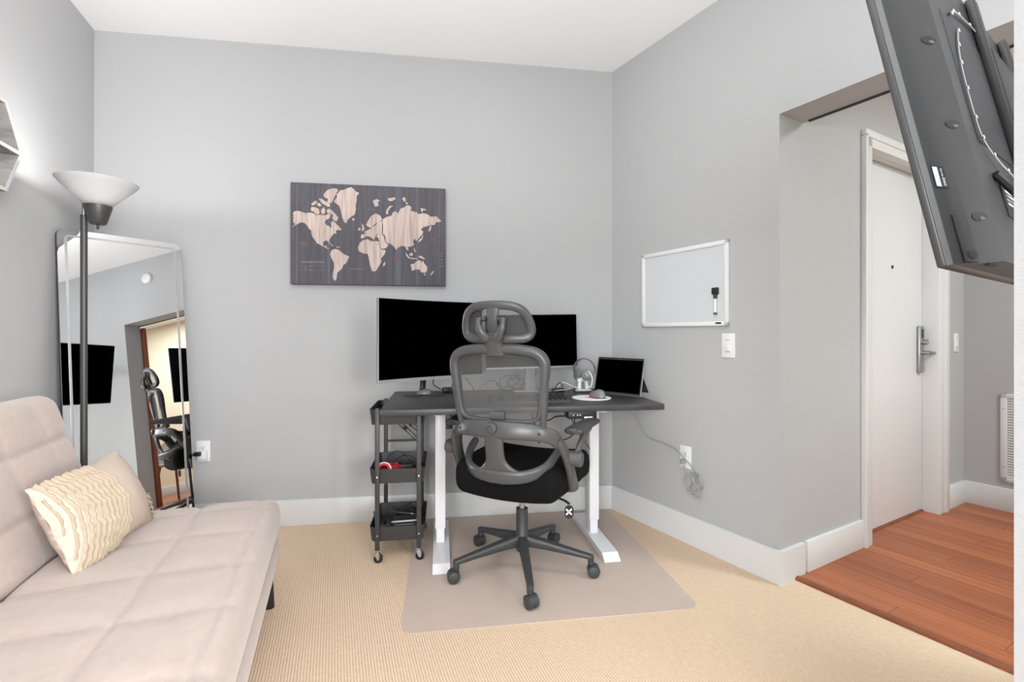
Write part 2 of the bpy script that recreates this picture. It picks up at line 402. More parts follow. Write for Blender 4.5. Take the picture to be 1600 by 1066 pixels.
# reddish brown sliding door panel, mostly parked behind the near part of the right wall
d2 = struct(MB().bb(0.90, 1.75, 0.20, 0.238, 0.012, 2.05, bevel=0.003).build('door_2', M['brownwood']), 'reddish brown sliding door parked behind the wall'); d2.matrix_world = RW

# ------------------------------------------------------------------ wall fittings
def outlet(T_name, label, loc, rotz, group=None):
    t = thing(T_name, label, 'outlet', loc, rotz, group)
    MB().box((0, -0.003, 0), (0.072, 0.006, 0.117), bevel=0.0025).build('cover_plate', M['plate'], t)
    for s in (1, -1):
        k = MB().box((0, -0.0065, 0.0205*s), (0.034, 0.003, 0.029), bevel=0.001).build('receptacle', M['plate'], t)
        for x in (-0.007, 0.006): MB().box((x, -0.0081, 0.0205*s+0.003), (0.0022, 0.0012, 0.009)).build('slot', M['slot'], k)
        MB().box((0, -0.0081, 0.0205*s-0.008), (0.005, 0.0012, 0.005), bevel=0.0005).build('ground_hole', M['slot'], k)
    return t
outlet('wall_outlet', 'white outlet on the back wall beside the leaning mirror', (-1.32, YB, 0.443), 0)
outlet('wall_outlet', 'white outlet on the right wall above the grey cord bundle', RW @ Vector((-0.505, 0, 0.449)), RWZ)
t = thing('power_plug', 'black plug with white adapter in the back wall outlet', 'plug', (-1.32, YB-0.008, 0.424))
MB().box((0.004, -0.014, 0), (0.046, 0.024, 0.044), bevel=0.004).build('adapter', M['plate'], t)
MB().box((-0.012, -0.034, 0.012), (0.034, 0.022, 0.022), bevel=0.004).build('plug_body', M['nearblack'], t)
MB().tube(spline([(-0.025, -0.036, 0.010), (-0.045, -0.04, 0.002), (-0.06, -0.045, -0.05), (-0.064, -0.05, -0.12), (-0.07, -0.06, -0.22), (-0.09, -0.10, -0.40)], 6), 0.0035, 8).build('cord', M['cableblack'], t)
def switch(label, T, sz=(0.072, 0.118)):
    o = thing('light_switch', label, 'switch', T=T)
    MB().box((0, -0.003, 0), (sz[0], 0.006, sz[1]), bevel=0.0025).build('cover_plate', M['plate'], o)
    MB().box((0, -0.0065, 0), (0.034, 0.003, 0.068), bevel=0.001).build('rocker_frame', M['plate'], o)
    r = MB().box((0.001, -0.009, -0.012), (0.018, 0.006, 0.026), T=RX(6), bevel=0.001).build('dimmer_slider', M['deskwhite'], o)
    for zz in (0.026, -0.029): MB().box((0, -0.0083, zz), (0.024, 0.0014, 0.0022)).build('groove', M['mapfaint'], o)
switch('white dimmer switch plate below the whiteboard', RW @ TR(-0.25, 0, 1.044))
switch('white switch plate at the hall corner right of the door', RW @ TR(0, 1.918, 1.045) @ RZ(90))
# return air vent
v = at_right('air_vent', 'tall white louvred return air vent on the hall wall', 'vent', 0.176, 2.05, 0.189)
MB().bb(0, 0.36, -0.012, 0, 0, 0.03, bevel=0.002).bb(0, 0.36, -0.012, 0, 0.513, 0.543, bevel=0.002).bb(0, 0.03, -0.012, 0, 0, 0.543, bevel=0.002).bb(0.33, 0.36, -0.012, 0, 0, 0.543, bevel=0.002).build('frame', M['trim'], v)
MB().bb(0.03, 0.33, -0.003, 0, 0.03, 0.513).build('backing', M['slot'], v)
sl = None
for k in range(30):
    if sl is None:
        sl = MB().box((0.18, -0.007, 0), (0.302, 0.0015, 0.0125), T=RX(0)).build('louvre', M['trim'], v); o = sl
    else:
        o = sl.copy(); COL.objects.link(o)
    o.location = (0, 0, 0.038+k*0.0161)
for z in (0.09, 0.45): MB().lathe([(0.004, 0), (0.004, 0.002)], 8, TR(0.014, -0.012, z) @ RX(90)).build('screw', M['steel'], v)
# smoke detector seen in the mirror
sd = thing('smoke_detector', 'round white smoke detector above the opening, seen in the mirror', 'detector', T=RW @ TR(0.57, 0, 2.52) @ RX(90))
MB().lathe([(0.062, 0), (0.062, 0.012), (0.055, 0.028), (0.03, 0.036), (0.0, 0.037)], 28).build('housing', M['plate'], sd)
MB().lathe([(0.006, 0.034), (0.006, 0.039)], 10, TR(0.012, 0.01, 0)).build('sensor_button', M['greyplastic'], sd)

# ------------------------------------------------------------------ whiteboard
wb = at_right('whiteboard', 'white framed blank whiteboard on the right wall', 'whiteboard', -0.81, 0, 1.14)
BW, BHH = 0.566, 0.418
for a in ((0, BW, 0, 0.022), (0, BW, BHH-0.022, BHH), (0, 0.022, 0, BHH), (BW-0.022, BW, 0, BHH)):
    MB().bb(a[0], a[1], -0.018, 0, a[2], a[3], bevel=0.004, seg=2).build('frame_rail', M['wbframe'], wb)
MB().bb(0.018, BW-0.018, -0.010, -0.001, 0.018, BHH-0.018).build('panel', M['wbpanel'], wb)
MB().bb(0.500, 0.531, -0.0193, -0.0178, 0.009, 0.0175).build('logo_plate', M['labeldark'], wb)
mk = at_right('marker', 'dry erase marker with black eraser cap on the whiteboard', 'marker', -0.312, -0.019, 1.262)
MB().lathe([(0.0075, -0.062), (0.0075, 0.02)], 12).build('barrel', M['wbframe'], mk)
MB().lathe([(0.008, -0.066), (0.008, -0.056)], 12).build('end_plug', M['bezel'], mk)
MB().lathe([(0.0085, 0.012), (0.0095, 0.036), (0.0085, 0.04)], 12).box((0, 0, 0.05), (0.032, 0.017, 0.034), bevel=0.003).build('eraser_cap', M['nearblack'], mk)

# ------------------------------------------------------------------ world map canvas
CONT = [
  [(0.01,0.4),(0.022,0.414),(0.041,0.418),(0.065,0.411),(0.084,0.405),(0.104,0.41),(0.126,0.406),(0.139,0.395),(0.158,0.399),(0.183,0.397),(0.197,0.4),(0.211,0.409),(0.219,0.401),(0.214,0.383),(0.194,0.371),(0.186,0.356),(0.199,0.339),(0.213,0.335),(0.218,0.323),(0.224,0.334),(0.221,0.357),(0.23,0.366),(0.244,0.358),(0.255,0.344),(0.268,0.333),(0.279,0.315),(0.271,0.314),(0.257,0.315),(0.246,0.312),(0.251,0.297),(0.235,0.291),(0.223,0.276),(0.215,0.262),(0.209,0.253),(0.217,0.236),(0.214,0.23),(0.206,0.247),(0.193,0.253),(0.179,0.245),(0.176,0.229),(0.184,0.218),(0.198,0.224),(0.196,0.213),(0.206,0.207),(0.208,0.201),(0.197,0.208),(0.178,0.218),(0.162,0.226),(0.143,0.237),(0.135,0.251),(0.121,0.268),(0.114,0.285),(0.113,0.305),(0.1,0.319),(0.092,0.333),(0.075,0.35),(0.056,0.352),(0.04,0.343),(0.026,0.334),(0.007,0.322),(0.026,0.34),(0.015,0.351),(0.013,0.368),(0.019,0.377),(0.009,0.384),(0.019,0.391)],
  [(0.197,0.429),(0.214,0.435),(0.231,0.421),(0.247,0.404),(0.261,0.387),(0.252,0.364),(0.236,0.369),(0.227,0.383),(0.233,0.398),(0.217,0.409),(0.2,0.411)],
  [(0.26,0.544),(0.249,0.554),(0.227,0.553),(0.204,0.544),(0.188,0.529),(0.179,0.512),(0.187,0.498),(0.204,0.492),(0.201,0.475),(0.214,0.464),(0.226,0.473),(0.237,0.497),(0.249,0.523)],
  [(0.112,0.458),(0.132,0.478),(0.146,0.476),(0.14,0.461),(0.123,0.452),(0.116,0.452)],
  [(0.109,0.429),(0.115,0.443),(0.137,0.441),(0.153,0.433),(0.159,0.413),(0.15,0.398),(0.134,0.404),(0.126,0.418),(0.115,0.417)],
  [(0.154,0.491),(0.171,0.491),(0.184,0.48),(0.198,0.475),(0.214,0.461),(0.217,0.447),(0.198,0.449),(0.181,0.46),(0.165,0.471)],
  [(0.164,0.425),(0.181,0.443),(0.189,0.426),(0.186,0.408),(0.17,0.402)],
  [(0.146,0.467),(0.159,0.465),(0.17,0.454),(0.159,0.445),(0.145,0.453)],
  [(0.271,0.544),(0.293,0.548),(0.316,0.56),(0.333,0.565),(0.349,0.553),(0.358,0.541),(0.377,0.533),(0.363,0.513),(0.363,0.489),(0.357,0.46),(0.359,0.437),(0.353,0.408),(0.331,0.392),(0.314,0.377),(0.305,0.354),(0.294,0.362),(0.283,0.388),(0.278,0.411),(0.272,0.437),(0.264,0.457),(0.242,0.471),(0.237,0.482),(0.254,0.503),(0.251,0.52),(0.265,0.532)],
  [(0.336,0.384),(0.35,0.384),(0.353,0.376),(0.342,0.372)],
  [(0.212,0.236),(0.225,0.23),(0.236,0.222),(0.228,0.222)],
  [(0.248,0.219),(0.267,0.218),(0.274,0.213),(0.253,0.214)],
  [(0.214,0.172),(0.222,0.195),(0.239,0.205),(0.261,0.202),(0.275,0.191),(0.292,0.177),(0.322,0.163),(0.311,0.139),(0.305,0.125),(0.288,0.113),(0.282,0.093),(0.265,0.078),(0.254,0.066),(0.253,0.049),(0.248,0.023),(0.237,0.025),(0.229,0.043),(0.232,0.069),(0.238,0.098),(0.237,0.126),(0.227,0.144)],
  [(0.415,0.349),(0.428,0.376),(0.445,0.403),(0.471,0.418),(0.497,0.405),(0.506,0.385),(0.496,0.371),(0.477,0.364),(0.464,0.354),(0.45,0.336),(0.437,0.333),(0.424,0.342)],
  [(0.385,0.274),(0.388,0.291),(0.411,0.298),(0.404,0.308),(0.431,0.322),(0.444,0.33),(0.47,0.35),(0.483,0.368),(0.508,0.372),(0.511,0.345),(0.51,0.296),(0.482,0.297),(0.469,0.283),(0.459,0.263),(0.446,0.276),(0.433,0.282),(0.424,0.285),(0.404,0.275),(0.392,0.269)],
  [(0.389,0.358),(0.402,0.345),(0.408,0.322),(0.391,0.311),(0.395,0.335)],
  [(0.372,0.328),(0.385,0.335),(0.385,0.318),(0.371,0.315)],
  [(0.506,0.296),(0.506,0.342),(0.508,0.383),(0.531,0.399),(0.56,0.408),(0.566,0.426),(0.583,0.436),(0.597,0.421),(0.612,0.451),(0.635,0.461),(0.647,0.473),(0.664,0.471),(0.675,0.459),(0.669,0.441),(0.704,0.433),(0.715,0.422),(0.744,0.429),(0.773,0.421),(0.785,0.409),(0.82,0.413),(0.837,0.396),(0.849,0.385),(0.831,0.378),(0.819,0.381),(0.807,0.36),(0.79,0.362),(0.766,0.353),(0.743,0.346),(0.728,0.331),(0.743,0.322),(0.74,0.308),(0.725,0.29),(0.707,0.268),(0.699,0.265),(0.69,0.28),(0.684,0.259),(0.69,0.241),(0.672,0.229),(0.652,0.229),(0.658,0.208),(0.646,0.211),(0.64,0.229),(0.62,0.234),(0.597,0.222),(0.587,0.207),(0.577,0.224),(0.558,0.241),(0.535,0.247),(0.525,0.261),(0.527,0.279),(0.518,0.296)],
  [(0.474,0.298),(0.507,0.296),(0.517,0.284),(0.521,0.261),(0.529,0.246),(0.543,0.238),(0.532,0.22),(0.509,0.211),(0.495,0.225),(0.484,0.245),(0.49,0.26),(0.484,0.275),(0.473,0.286)],
  [(0.371,0.22),(0.381,0.244),(0.401,0.261),(0.423,0.267),(0.443,0.256),(0.482,0.257),(0.491,0.237),(0.504,0.207),(0.527,0.204),(0.52,0.18),(0.5,0.156),(0.503,0.136),(0.483,0.102),(0.47,0.081),(0.45,0.081),(0.438,0.115),(0.432,0.155),(0.426,0.181),(0.396,0.184),(0.374,0.197)],
  [(0.513,0.126),(0.525,0.139),(0.522,0.118),(0.511,0.109)],
  [(0.453,0.49),(0.476,0.502),(0.495,0.491),(0.481,0.485),(0.486,0.465),(0.469,0.455),(0.461,0.47)],
  [(0.535,0.507),(0.555,0.511),(0.578,0.517),(0.584,0.506),(0.561,0.493),(0.547,0.493)],
  [(0.528,0.419),(0.532,0.443),(0.549,0.464),(0.569,0.467),(0.549,0.449),(0.54,0.431),(0.54,0.414)],
  [(0.621,0.51),(0.633,0.522),(0.644,0.502),(0.632,0.49)],
  [(0.644,0.493),(0.655,0.485),(0.649,0.476),(0.638,0.484)],
  [(0.727,0.458),(0.756,0.453),(0.762,0.447),(0.739,0.446),(0.738,0.432),(0.733,0.437)],
  [(0.772,0.326),(0.778,0.35),(0.79,0.362),(0.787,0.333),(0.778,0.32)],
  [(0.71,0.257),(0.719,0.272),(0.734,0.284),(0.737,0.299),(0.744,0.294),(0.735,0.272),(0.722,0.26)],
  [(0.687,0.224),(0.692,0.221),(0.701,0.197),(0.692,0.2)],
  [(0.66,0.185),(0.678,0.195),(0.683,0.182),(0.671,0.172)],
  [(0.64,0.193),(0.649,0.185),(0.666,0.161),(0.657,0.161),(0.643,0.179)],
  [(0.666,0.164),(0.712,0.162),(0.709,0.156),(0.666,0.158)],
  [(0.712,0.177),(0.735,0.175),(0.755,0.157),(0.738,0.16),(0.718,0.168)],
  [(0.668,0.126),(0.688,0.129),(0.7,0.141),(0.714,0.151),(0.729,0.148),(0.732,0.133),(0.741,0.151),(0.749,0.131),(0.766,0.113),(0.766,0.092),(0.754,0.077),(0.731,0.08),(0.717,0.098),(0.694,0.094),(0.676,0.088),(0.675,0.106)],
  [(0.745,0.071),(0.757,0.069),(0.751,0.06)],
  [(0.783,0.066),(0.795,0.084),(0.807,0.093),(0.801,0.081),(0.789,0.063)]]

cv = thing('map_canvas', 'charcoal canvas print of a pale wooden world map on back wall', 'picture', (-0.848, YB, 1.384))
MB().bb(0, 0.872, -0.034, -0.001, 0, 0.58, bevel=0.003).build('canvas', M['canvas'], cv)
def flat(name, polys, m, yy, parent):
    mb = MB()
    T = Matrix(((1, 0, 0, 0), (0, 0, -1, 0), (0, 1, 0, 0), (0, 0, 0, 1)))     # (x, y, z) -> (x, -z, y)
    for p in polys: mb.prism(p, yy, yy+0.0006, T)
    return mb.build(name, m, parent, smooth=False)
for p in CONT: flat('land_print', [p], M['land'], 0.034, cv)
def rc(x0, x1, z0, z1): return [(x0, z0), (x1, z0), (x1, z1), (x0, z1)]
for r_ in [rc(0.033, 0.0355, 0.01, 0.57), rc(0.834, 0.8365, 0.01, 0.57), rc(0.763, 0.765, 0.01, 0.10), rc(0.108, 0.110, 0.02, 0.15), rc(0.045, 0.188, 0.079, 0.081),
      rc(0.10, 0.183, 0.108, 0.1095), rc(0.322, 0.408, 0.091, 0.094), rc(0.415, 0.465, 0.437, 0.44), rc(0.78, 0.86, 0.187, 0.188), rc(0.02, 0.05, 0.45, 0.4515)]: flat('grid_line_print', [r_], M['mapfaint'], 0.0338, cv)
flat('title_print', [rc(0.060+0.0125*k, 0.068+0.0125*k, 0.122, 0.133) for k in range(10)] + [rc(0.079, 0.084, 0.084, 0.104), rc(0.098, 0.112, 0.084, 0.088), rc(0.098, 0.112, 0.1, 0.104)], M['mapfaint'], 0.0337, cv)
flat('edge_lettering_print', [rc(0.838, 0.856, 0.195-0.02*k, 0.199-0.02*k) for k in range(5)] + [rc(0.846, 0.849, 0.11, 0.125)], M['mapfaint'], 0.0339, cv)
flat('legend_print', [rc(0.052, 0.09, 0.221, 0.243)], M['maporange'], 0.0337, cv)
for r_ in (rc(0.78, 0.818, 0.265, 0.285), rc(0.574, 0.611, 0.152, 0.177)): flat('legend_print', [r_], M['mapred'], 0.0337, cv)
flat('compass_print', [[(0.793-0.017, 0.187), (0.793, 0.193), (0.793+0.017, 0.187), (0.793+0.004, 0.197), (0.793, 0.222), (0.793-0.004, 0.197)]], M['maporange'], 0.0337, cv)
for r_ in (rc(0.582, 0.614, 0.002, 0.578), rc(0.20, 0.216, 0.002, 0.578), rc(0.70, 0.712, 0.002, 0.578)): flat('plank_tone_print', [r_], M['mapblue'], 0.0335, cv)

# ------------------------------------------------------------------ hexagonal wall shelf
HS = 0.19; HD = 0.12
hx = thing('hexagon_shelf', 'weathered grey wooden hexagon shelf high on the left wall', 'shelf', T=LW @ TR(1.09, 0, 1.777))
def hexp(r): return [(r*math.cos(R(60*k)), r*math.sin(R(60*k))) for k in range(6)]
Th = Matrix(((1, 0, 0, 0), (0, 0, 1, 0), (0, 1, 0, 0), (0, 0, 0, 1)))
o_, i_ = hexp(HS), hexp(HS-0.016)
for k in range(6):
    j = (k+1) % 6
    b_ = MB().prism([o_[k], o_[j], i_[j], i_[k]], 0.001, HD, Th).build('side_board', M['shelfgrey'], hx, smooth=False)
    MB().prism([o_[k], o_[j], i_[j], i_[k]], HD, HD+0.0015, Th).build('lit_edge', M['shelflit'], b_, smooth=False)
b_ = MB().bb(-HS+0.018, HS-0.018, 0.001, HD, -0.007, 0.007).build('middle_board', M['shelfgrey'], hx)
MB().bb(-HS+0.018, HS-0.018, HD, HD+0.0015, -0.007, 0.007).build('lit_edge', M['shelflit'], b_)
# ------------------------------------------------------------------ sofa bed
def quilt(Lx, Ly, T, r, nx, ny, sx=(), sy=(), depth=0.012, w=0.02, puff=0.008, nz=5, belly=0.0):
    """rounded cushion 0..Lx, 0..Ly, 0..T whose top face carries stitched valleys at x in sx and y in sy"""
    bm = bmesh.new()
    def grid(f, a, b):
        V = [[bm.verts.new(f(i/a, j/b)) for j in range(b+1)] for i in range(a+1)]
        for i in range(a):
            for j in range(b): bm.faces.new((V[i][j], V[i+1][j], V[i+1][j+1], V[i][j+1]))
    for z in (0, T): grid(lambda u, v: (u*Lx, v*Ly, z), nx, ny)
    for y in (0, Ly): grid(lambda u, v: (u*Lx, y, v*T), nx, nz)
    for x in (0, Lx): grid(lambda u, v: (x, u*Ly, v*T), ny, nz)
    bmesh.ops.remove_doubles(bm, verts=bm.verts, dist=1e-5)
    for v in bm.verts:
        p = v.co.copy()
        # denser sampling near the rim: ease coordinates towards the ends
        q = Vector((min(max(p.x, r), Lx-r), min(max(p.y, r), Ly-r), min(max(p.z, min(r, T*.49)), T-min(r, T*.49))))
        d = p-q
        if d.length > 1e-9: p = q+d.normalized()*r
        top = max(0, min(1, (p.z-T*0.55)/(T*0.45)))
        if top > 0:
            wob = 0.006*math.sin(p.y*17+p.x*5)
            g = sum(math.exp(-((p.x-s+wob)/w)**2) for s in sx)*0.42 + sum(math.exp(-((p.y-s+0.004*math.sin(p.x*13))/(w*0.8))**2) for s in sy)
            p.z -= top*depth*min(g, 1.3)
            p.z += top*puff*(noise.noise(Vector((p.x*4, p.y*4, T*9)))*0.8)
            hx = min([abs(p.x-s) for s in sx] or [1]); hy = min([abs(p.y-s) for s in sy] or [1])
            p.z += top*puff*min(1, min(hx, hy)/0.07)
        if belly:
            k = math.sin(PI*max(0, min(1, p.z/T)))
            p.y += belly*k*(1 if p.y > Ly/2 else -1); p.x += belly*k*(1 if p.x > Lx/2 else -1)
        v.co = p
    mb = MB(); mb.bm.free(); mb.bm = bm
    return mb

so = thing('sofa_bed', 'blush beige tufted armless sofa bed along the left wall', 'sofa', T=LW)
X0, X1 = 1.0, 2.88
o = quilt(X1-X0, 0.62, 0.155, 0.055, 120, 60, sx=[0.115, 0.36, 0.62, 0.87, 1.13, 1.38, 1.63], sy=[0.335, 0.555], depth=0.007, w=0.016, puff=0.006).build('seat_cushion', M['sofa'], so, ang=80)
o.location = (X0, 0.40, 0.265)
o = quilt(X1-X0-0.02, 0.535, 0.155, 0.03, 60, 20, belly=0.016).build('seat_base', M['sofa'], so, ang=80)
o.location = (X0+0.01, 0.465, 0.128)
bt = 0.15
ey = Vector((0, -0.30, 0.954)).normalized(); ez = Vector((-1, 0, 0)).cross(ey)
org = Vector((X1, 0.425, 0.385)) - ez*bt
sxb = [X1-X0-k for k in (0.17, 0.385, 0.62, 0.85, 1.08, 1.31, 1.54, 1.77)]
o = quilt(X1-X0, 0.535, bt, 0.06, 120, 46, sx=sxb, sy=[0.17, 0.358], depth=0.011, w=0.012, puff=0.006).build('backrest', M['sofa'], so, ang=80)
o.matrix_local = frame(org, (-1, 0, 0), ey)
# double stitch lines on the seat front edge and backrest
for x, yy in ((X0+0.10, 0.972), (X1-0.10, 0.972), (X0+0.12, 0.50), (X1-0.12, 0.50)):
    MB().sweep([(x, yy, 0.14), (x-0.004, yy+(0.014 if yy > .7 else -0.015), 0.0)], [0.05, 0.034], [0.05, 0.034], (1, 0, 0)).build('leg', M['legblack'], so)

# ------------------------------------------------------------------ pillow
pl_o = LW @ Vector((1.345, 0.518, 0.548))
ex_ = (LW.to_3x3() @ Vector((-1, 0.17, 0.03))).normalized()
up_ = (LW.to_3x3() @ Vector((-0.16, -0.42, 1))).normalized()
pT = frame(pl_o, ex_, up_)
pi_ = thing('lumbar_pillow', 'cream lumbar pillow with ruffled ends leaning on the sofa back', 'pillow', T=pT)
PA, PB, PC = 0.208, 0.140, 0.086
def pil(x, y, side):          # x, y in -1..1
    t = max(0, (1-x*x)*(1-y*y))**0.60
    px = PA*x*(1-0.07*(1-x*x)*0 - 0.06*(1-y*y)*abs(x)); py = PB*y*(1-0.10*(1-x*x)*abs(y)*0 - 0.05*(1-x*x)*abs(y))
    return Vector((px, py, side*PC*t + 0.004*noise.noise(Vector((x*3, y*3, side)))))
mb = MB()
for s in (1, -1): mb.surf(lambda u, v: pil(2*u-1, 2*v-1, s), 44, 30)
bmesh.ops.remove_doubles(mb.bm, verts=mb.bm.verts, dist=1e-4)
mb.build('cover', M['pillow'], pi_, ang=80)
def ruffle(cx, cy, rad, side, h=0.013):
    pts = []
    for k in range(0, 721):
        a = -PI+2*PI*k/720
        x, y = cx+rad*math.cos(a), cy+rad*math.sin(a)*1.2
        if -0.97 < x < 0.97 and -0.97 < y < 0.97: pts.append((x, y))
        elif len(pts) > 6: break
        else: pts = []
    if len(pts) < 4: return
    mb = MB(); rows = []
    for i, (x, y) in enumerate(pts):
        for_ = []
        base_ = pil(x, y, side); e = 0.01
        nrm = (pil(x+e, y, side)-base_).cross(pil(x, y+e, side)-base_)*side
        nrm = nrm.normalized() if nrm.length > 1e-12 else Vector((0, 0, side))
        out = Vector((x-cx, (y-cy), 0)).normalized()
        wv = math.sin(i*1.1+rad*20)*0.003+math.sin(i*0.47+rad*9)*0.003
        for f in range(4):
            q = f/3
            for_.append(mb.bm.verts.new(base_+nrm*(0.0015+0.009*math.sin(q*PI*0.75)+wv*q)+out*(h*q)))
        rows.append(for_)
    for i in range(len(rows)-1):
        for f in range(3): mb.bm.faces.new((rows[i][f], rows[i+1][f], rows[i+1][f+1], rows[i][f+1]))
    mb.build('ruffle', M['ruffle'], pi_, ang=80)
for k in range(12): ruffle(-4.0, 0.25, 3.05+0.08*k, 1)
for k in range(3): ruffle(1.75, -0.3, 0.95-0.13*k, 1)

# ------------------------------------------------------------------ torchiere
lamp = thing('floor_lamp', 'black torchiere floor lamp with white bowl shade, behind the sofa', 'lamp', (-1.503, 2.30, 0))
MB().lathe([(0.128, 0), (0.128, 0.012), (0.115, 0.022), (0.02, 0.03), (0.012, 0.05)], 32).build('base', M['lampblack'], lamp)
MB().lathe([(0.0125, 0.03), (0.0125, 1.605)], 16).build('pole', M['lampblack'], lamp)
MB().lathe([(0.0085, 1.60), (0.0085, 1.655), (0.0105, 1.656), (0.0105, 1.668), (0.0, 1.672)], 16).tube([(0.0, 0, 1.655), (0.03, -0.004, 1.655)], 0.006, 8).build('joint', M['chrome'], lamp)
LT = TR(0.059, -0.009, 0)
MB().lathe([(0.0, 1.566), (0.027, 1.566), (0.030, 1.570), (0.050, 1.640), (0.050, 1.644), (0.0, 1.644)], 28, LT).build('socket_cup', M['lampblack'], lamp)
MB().lathe([(0.0045, 1.545), (0.0045, 1.568)], 10, LT).build('switch_knob', M['nearblack'], lamp)
MB().lathe([(0.0, 1.6445), (0.047, 1.645), (0.060, 1.658), (0.095, 1.695), (0.125, 1.726), (0.139, 1.743), (0.1405, 1.747), (0.137, 1.748), (0.122, 1.732), (0.092, 1.701), (0.057, 1.664), (0.044, 1.652), (0.0, 1.651)], 48, LT, cap=False).build('shade', M['shade'], lamp, ang=60)
MB().lathe([(0.013, 1.651), (0.013, 1.672), (0.026, 1.695), (0.026, 1.712), (0.0, 1.722)], 16, LT, cap=False).build('bulb', M['shade'], lamp)
pl = bpy.data.lights.new('lamp_bulb_light', 'POINT'); pl.energy = 4.6; pl.shadow_soft_size = 0.022; pl.color = (1.0, 0.99, 0.98)
po = bpy.data.objects.new('lamp_bulb_light', pl); COL.objects.link(po); po.parent = lamp; po.location = (0.059, -0.009, 1.738)

# ------------------------------------------------------------------ leaning mirror
mTR = Vector((-1.420, 2.906, 1.595)); th = R(47.3)
mw = Vector((math.cos(th), math.sin(th), 0)); mo = Vector((mw.y, -mw.x, 0)); MWID = 0.513
mBL = mTR - mw*MWID + mo*0.19; mBL.z = 0.004
mup = (mTR-mw*MWID-mBL); MH = mup.length
mT = frame(mBL, mw, mup)                     # local z faces the room
mi = thing('leaning_mirror', 'tall frameless mirror leaning across the back left corner', 'mirror', T=mT)
MB().prism(rrect(0, MWID, 0, MH, 0.028), -0.022, -0.0065).build('backing_board', M['nearblack'], mi)
MB().prism(rrect(0.001, MWID-0.001, 0.001, MH-0.001, 0.027), -0.0062, -0.0012).build('glass', M['mirror'], mi, smooth=False)
def ring(a, b, r, z0, z1, m, name):
    o1, i1 = rrect(a, MWID-a, a, MH-a, r, 6), rrect(b, MWID-b, b, MH-b, max(r-(b-a), .004), 6)
    mb = MB(); n = len(o1)
    A = [mb.bm.verts.new((x, y, z1)) for x, y in o1]; B = [mb.bm.verts.new((x, y, z1)) for x, y in i1]
    C = [mb.bm.verts.new((x, y, z0)) for x, y in o1]; D = [mb.bm.verts.new((x, y, z0)) for x, y in i1]
    for i in range(n):
        j = (i+1) % n
        mb.bm.faces.new((A[i], A[j], B[j], B[i])); mb.bm.faces.new((C[i], C[j], A[j], A[i])); mb.bm.faces.new((D[i], D[j], B[j], B[i]))
    return mb.build(name, m, mi, smooth=False)
ring(0.027, 0.037, 0.02, -0.0012, -0.0007, M['bevelshine'], 'bevel_shine_band')

# ------------------------------------------------------------------ chair mat
cm = MB().prism(rrect(-0.148, 1.025, 1.81, 2.92, 0.045, 6), 0.0004, 0.003)
tag(cm.build('chair_mat', M['mat']), 'taupe vinyl chair mat lying on the carpet under the desk', 'mat')

# ------------------------------------------------------------------ standing desk
MZ = 0.0031
dk = thing('standing_desk', 'black topped standing desk on white legs against the back wall', 'desk', (0, 0, 0))
DZ = 0.770
MB().bb(-0.265, 1.045, 2.16, 2.85, 0.741, DZ, bevel=0.005).build('tabletop', M['desk'], dk)
for x in (0.0, 0.815):
    MB().prism([(2.235, 0), (2.235, 0.004), (2.275, 0.03), (2.80, 0.03), (2.835, 0.004), (2.835, 0)], x-0.04, x+0.04, Matrix(((0, 0, 1, 0), (1, 0, 0, 0), (0, 1, 0, MZ), (0, 0, 0, 1)))).build('foot', M['deskwhite'], dk, smooth=False)
    xc = x-0.005
    c_ = MB().bb(xc-0.026, xc+0.026, 2.50, 2.585, 0.105, 0.70, bevel=0.003).build('leg', M['deskwhite'], dk)
    MB().bb(xc-0.021, xc+0.021, 2.506, 2.579, 0.03, 0.12, bevel=0.002).build('inner_column', M['deskwhite'], c_)
    MB().bb(xc-0.03, xc+0.03, 2.38, 2.70, 0.70, 0.741, bevel=0.003).build('top_bracket', M['deskwhite'], dk)
MB().bb(0.0, 0.81, 2.49, 2.595, 0.70, 0.741, bevel=0.003).build('crossbeam', M['deskwhite'], dk)
cb = MB().bb(0.585, 0.722, 2.19, 2.27, 0.703, 0.741, bevel=0.004).build('control_panel', M['nearblack'], dk)
MB().bb(0.66, 0.70, 2.1885, 2.1905, 0.706, 0.714).build('button_label', M['label'], cb)
m = MB()
for x in (0.605, 0.625, 0.637): m.bb(x, x+0.007, 2.1882, 2.1905, 0.718, 0.725, bevel=0.001)
m.build('button', M['greyplastic'], cb)
MB().bb(0.022, 0.052, 2.28, 2.40, 0.655, 0.738, bevel=0.004).build('control_box', M['nearblack'], dk)

# ------------------------------------------------------------------ rolling cart
ct = thing('rolling_cart', 'charcoal three tier rolling cart tucked under the desk end', 'cart', (0, 0, 0))
CX0, CX1, CY0, CY1 = -0.345, -0.078, 2.405, 2.76
def tray(z0, z1):
    mb = MB(); n = 6
    o1 = rrect(CX0, CX1, CY0, CY1, 0.03, n); i1 = rrect(CX0+0.004, CX1-0.004, CY0+0.004, CY1-0.004, 0.026, n)
    ob = rrect(CX0+0.008, CX1-0.008, CY0+0.008, CY1-0.008, 0.026, n); N = len(o1)
    OB = [mb.bm.verts.new((x, y, z0)) for x, y in ob]; OT = [mb.bm.verts.new((x, y, z1)) for x, y in o1]
    IT = [mb.bm.verts.new((x, y, z1)) for x, y in i1]
    IB = [mb.bm.verts.new((x*0.985+0.015*(CX0+CX1)/2, y*0.985+0.015*(CY0+CY1)/2, z0+0.004)) for x, y in ob]
    for i in range(N):
        j = (i+1) % N
        for a, b in ((OB, OT), (OT, IT), (IT, IB)): mb.bm.faces.new((a[i], a[j], b[j], b[i]))
    mb.bm.faces.new(OB); mb.bm.faces.new(IB)
    return mb.build('tray', M['cart'], ct)
tray(0.660, 0.735); tray(0.375, 0.446); tray(0.096, 0.166)
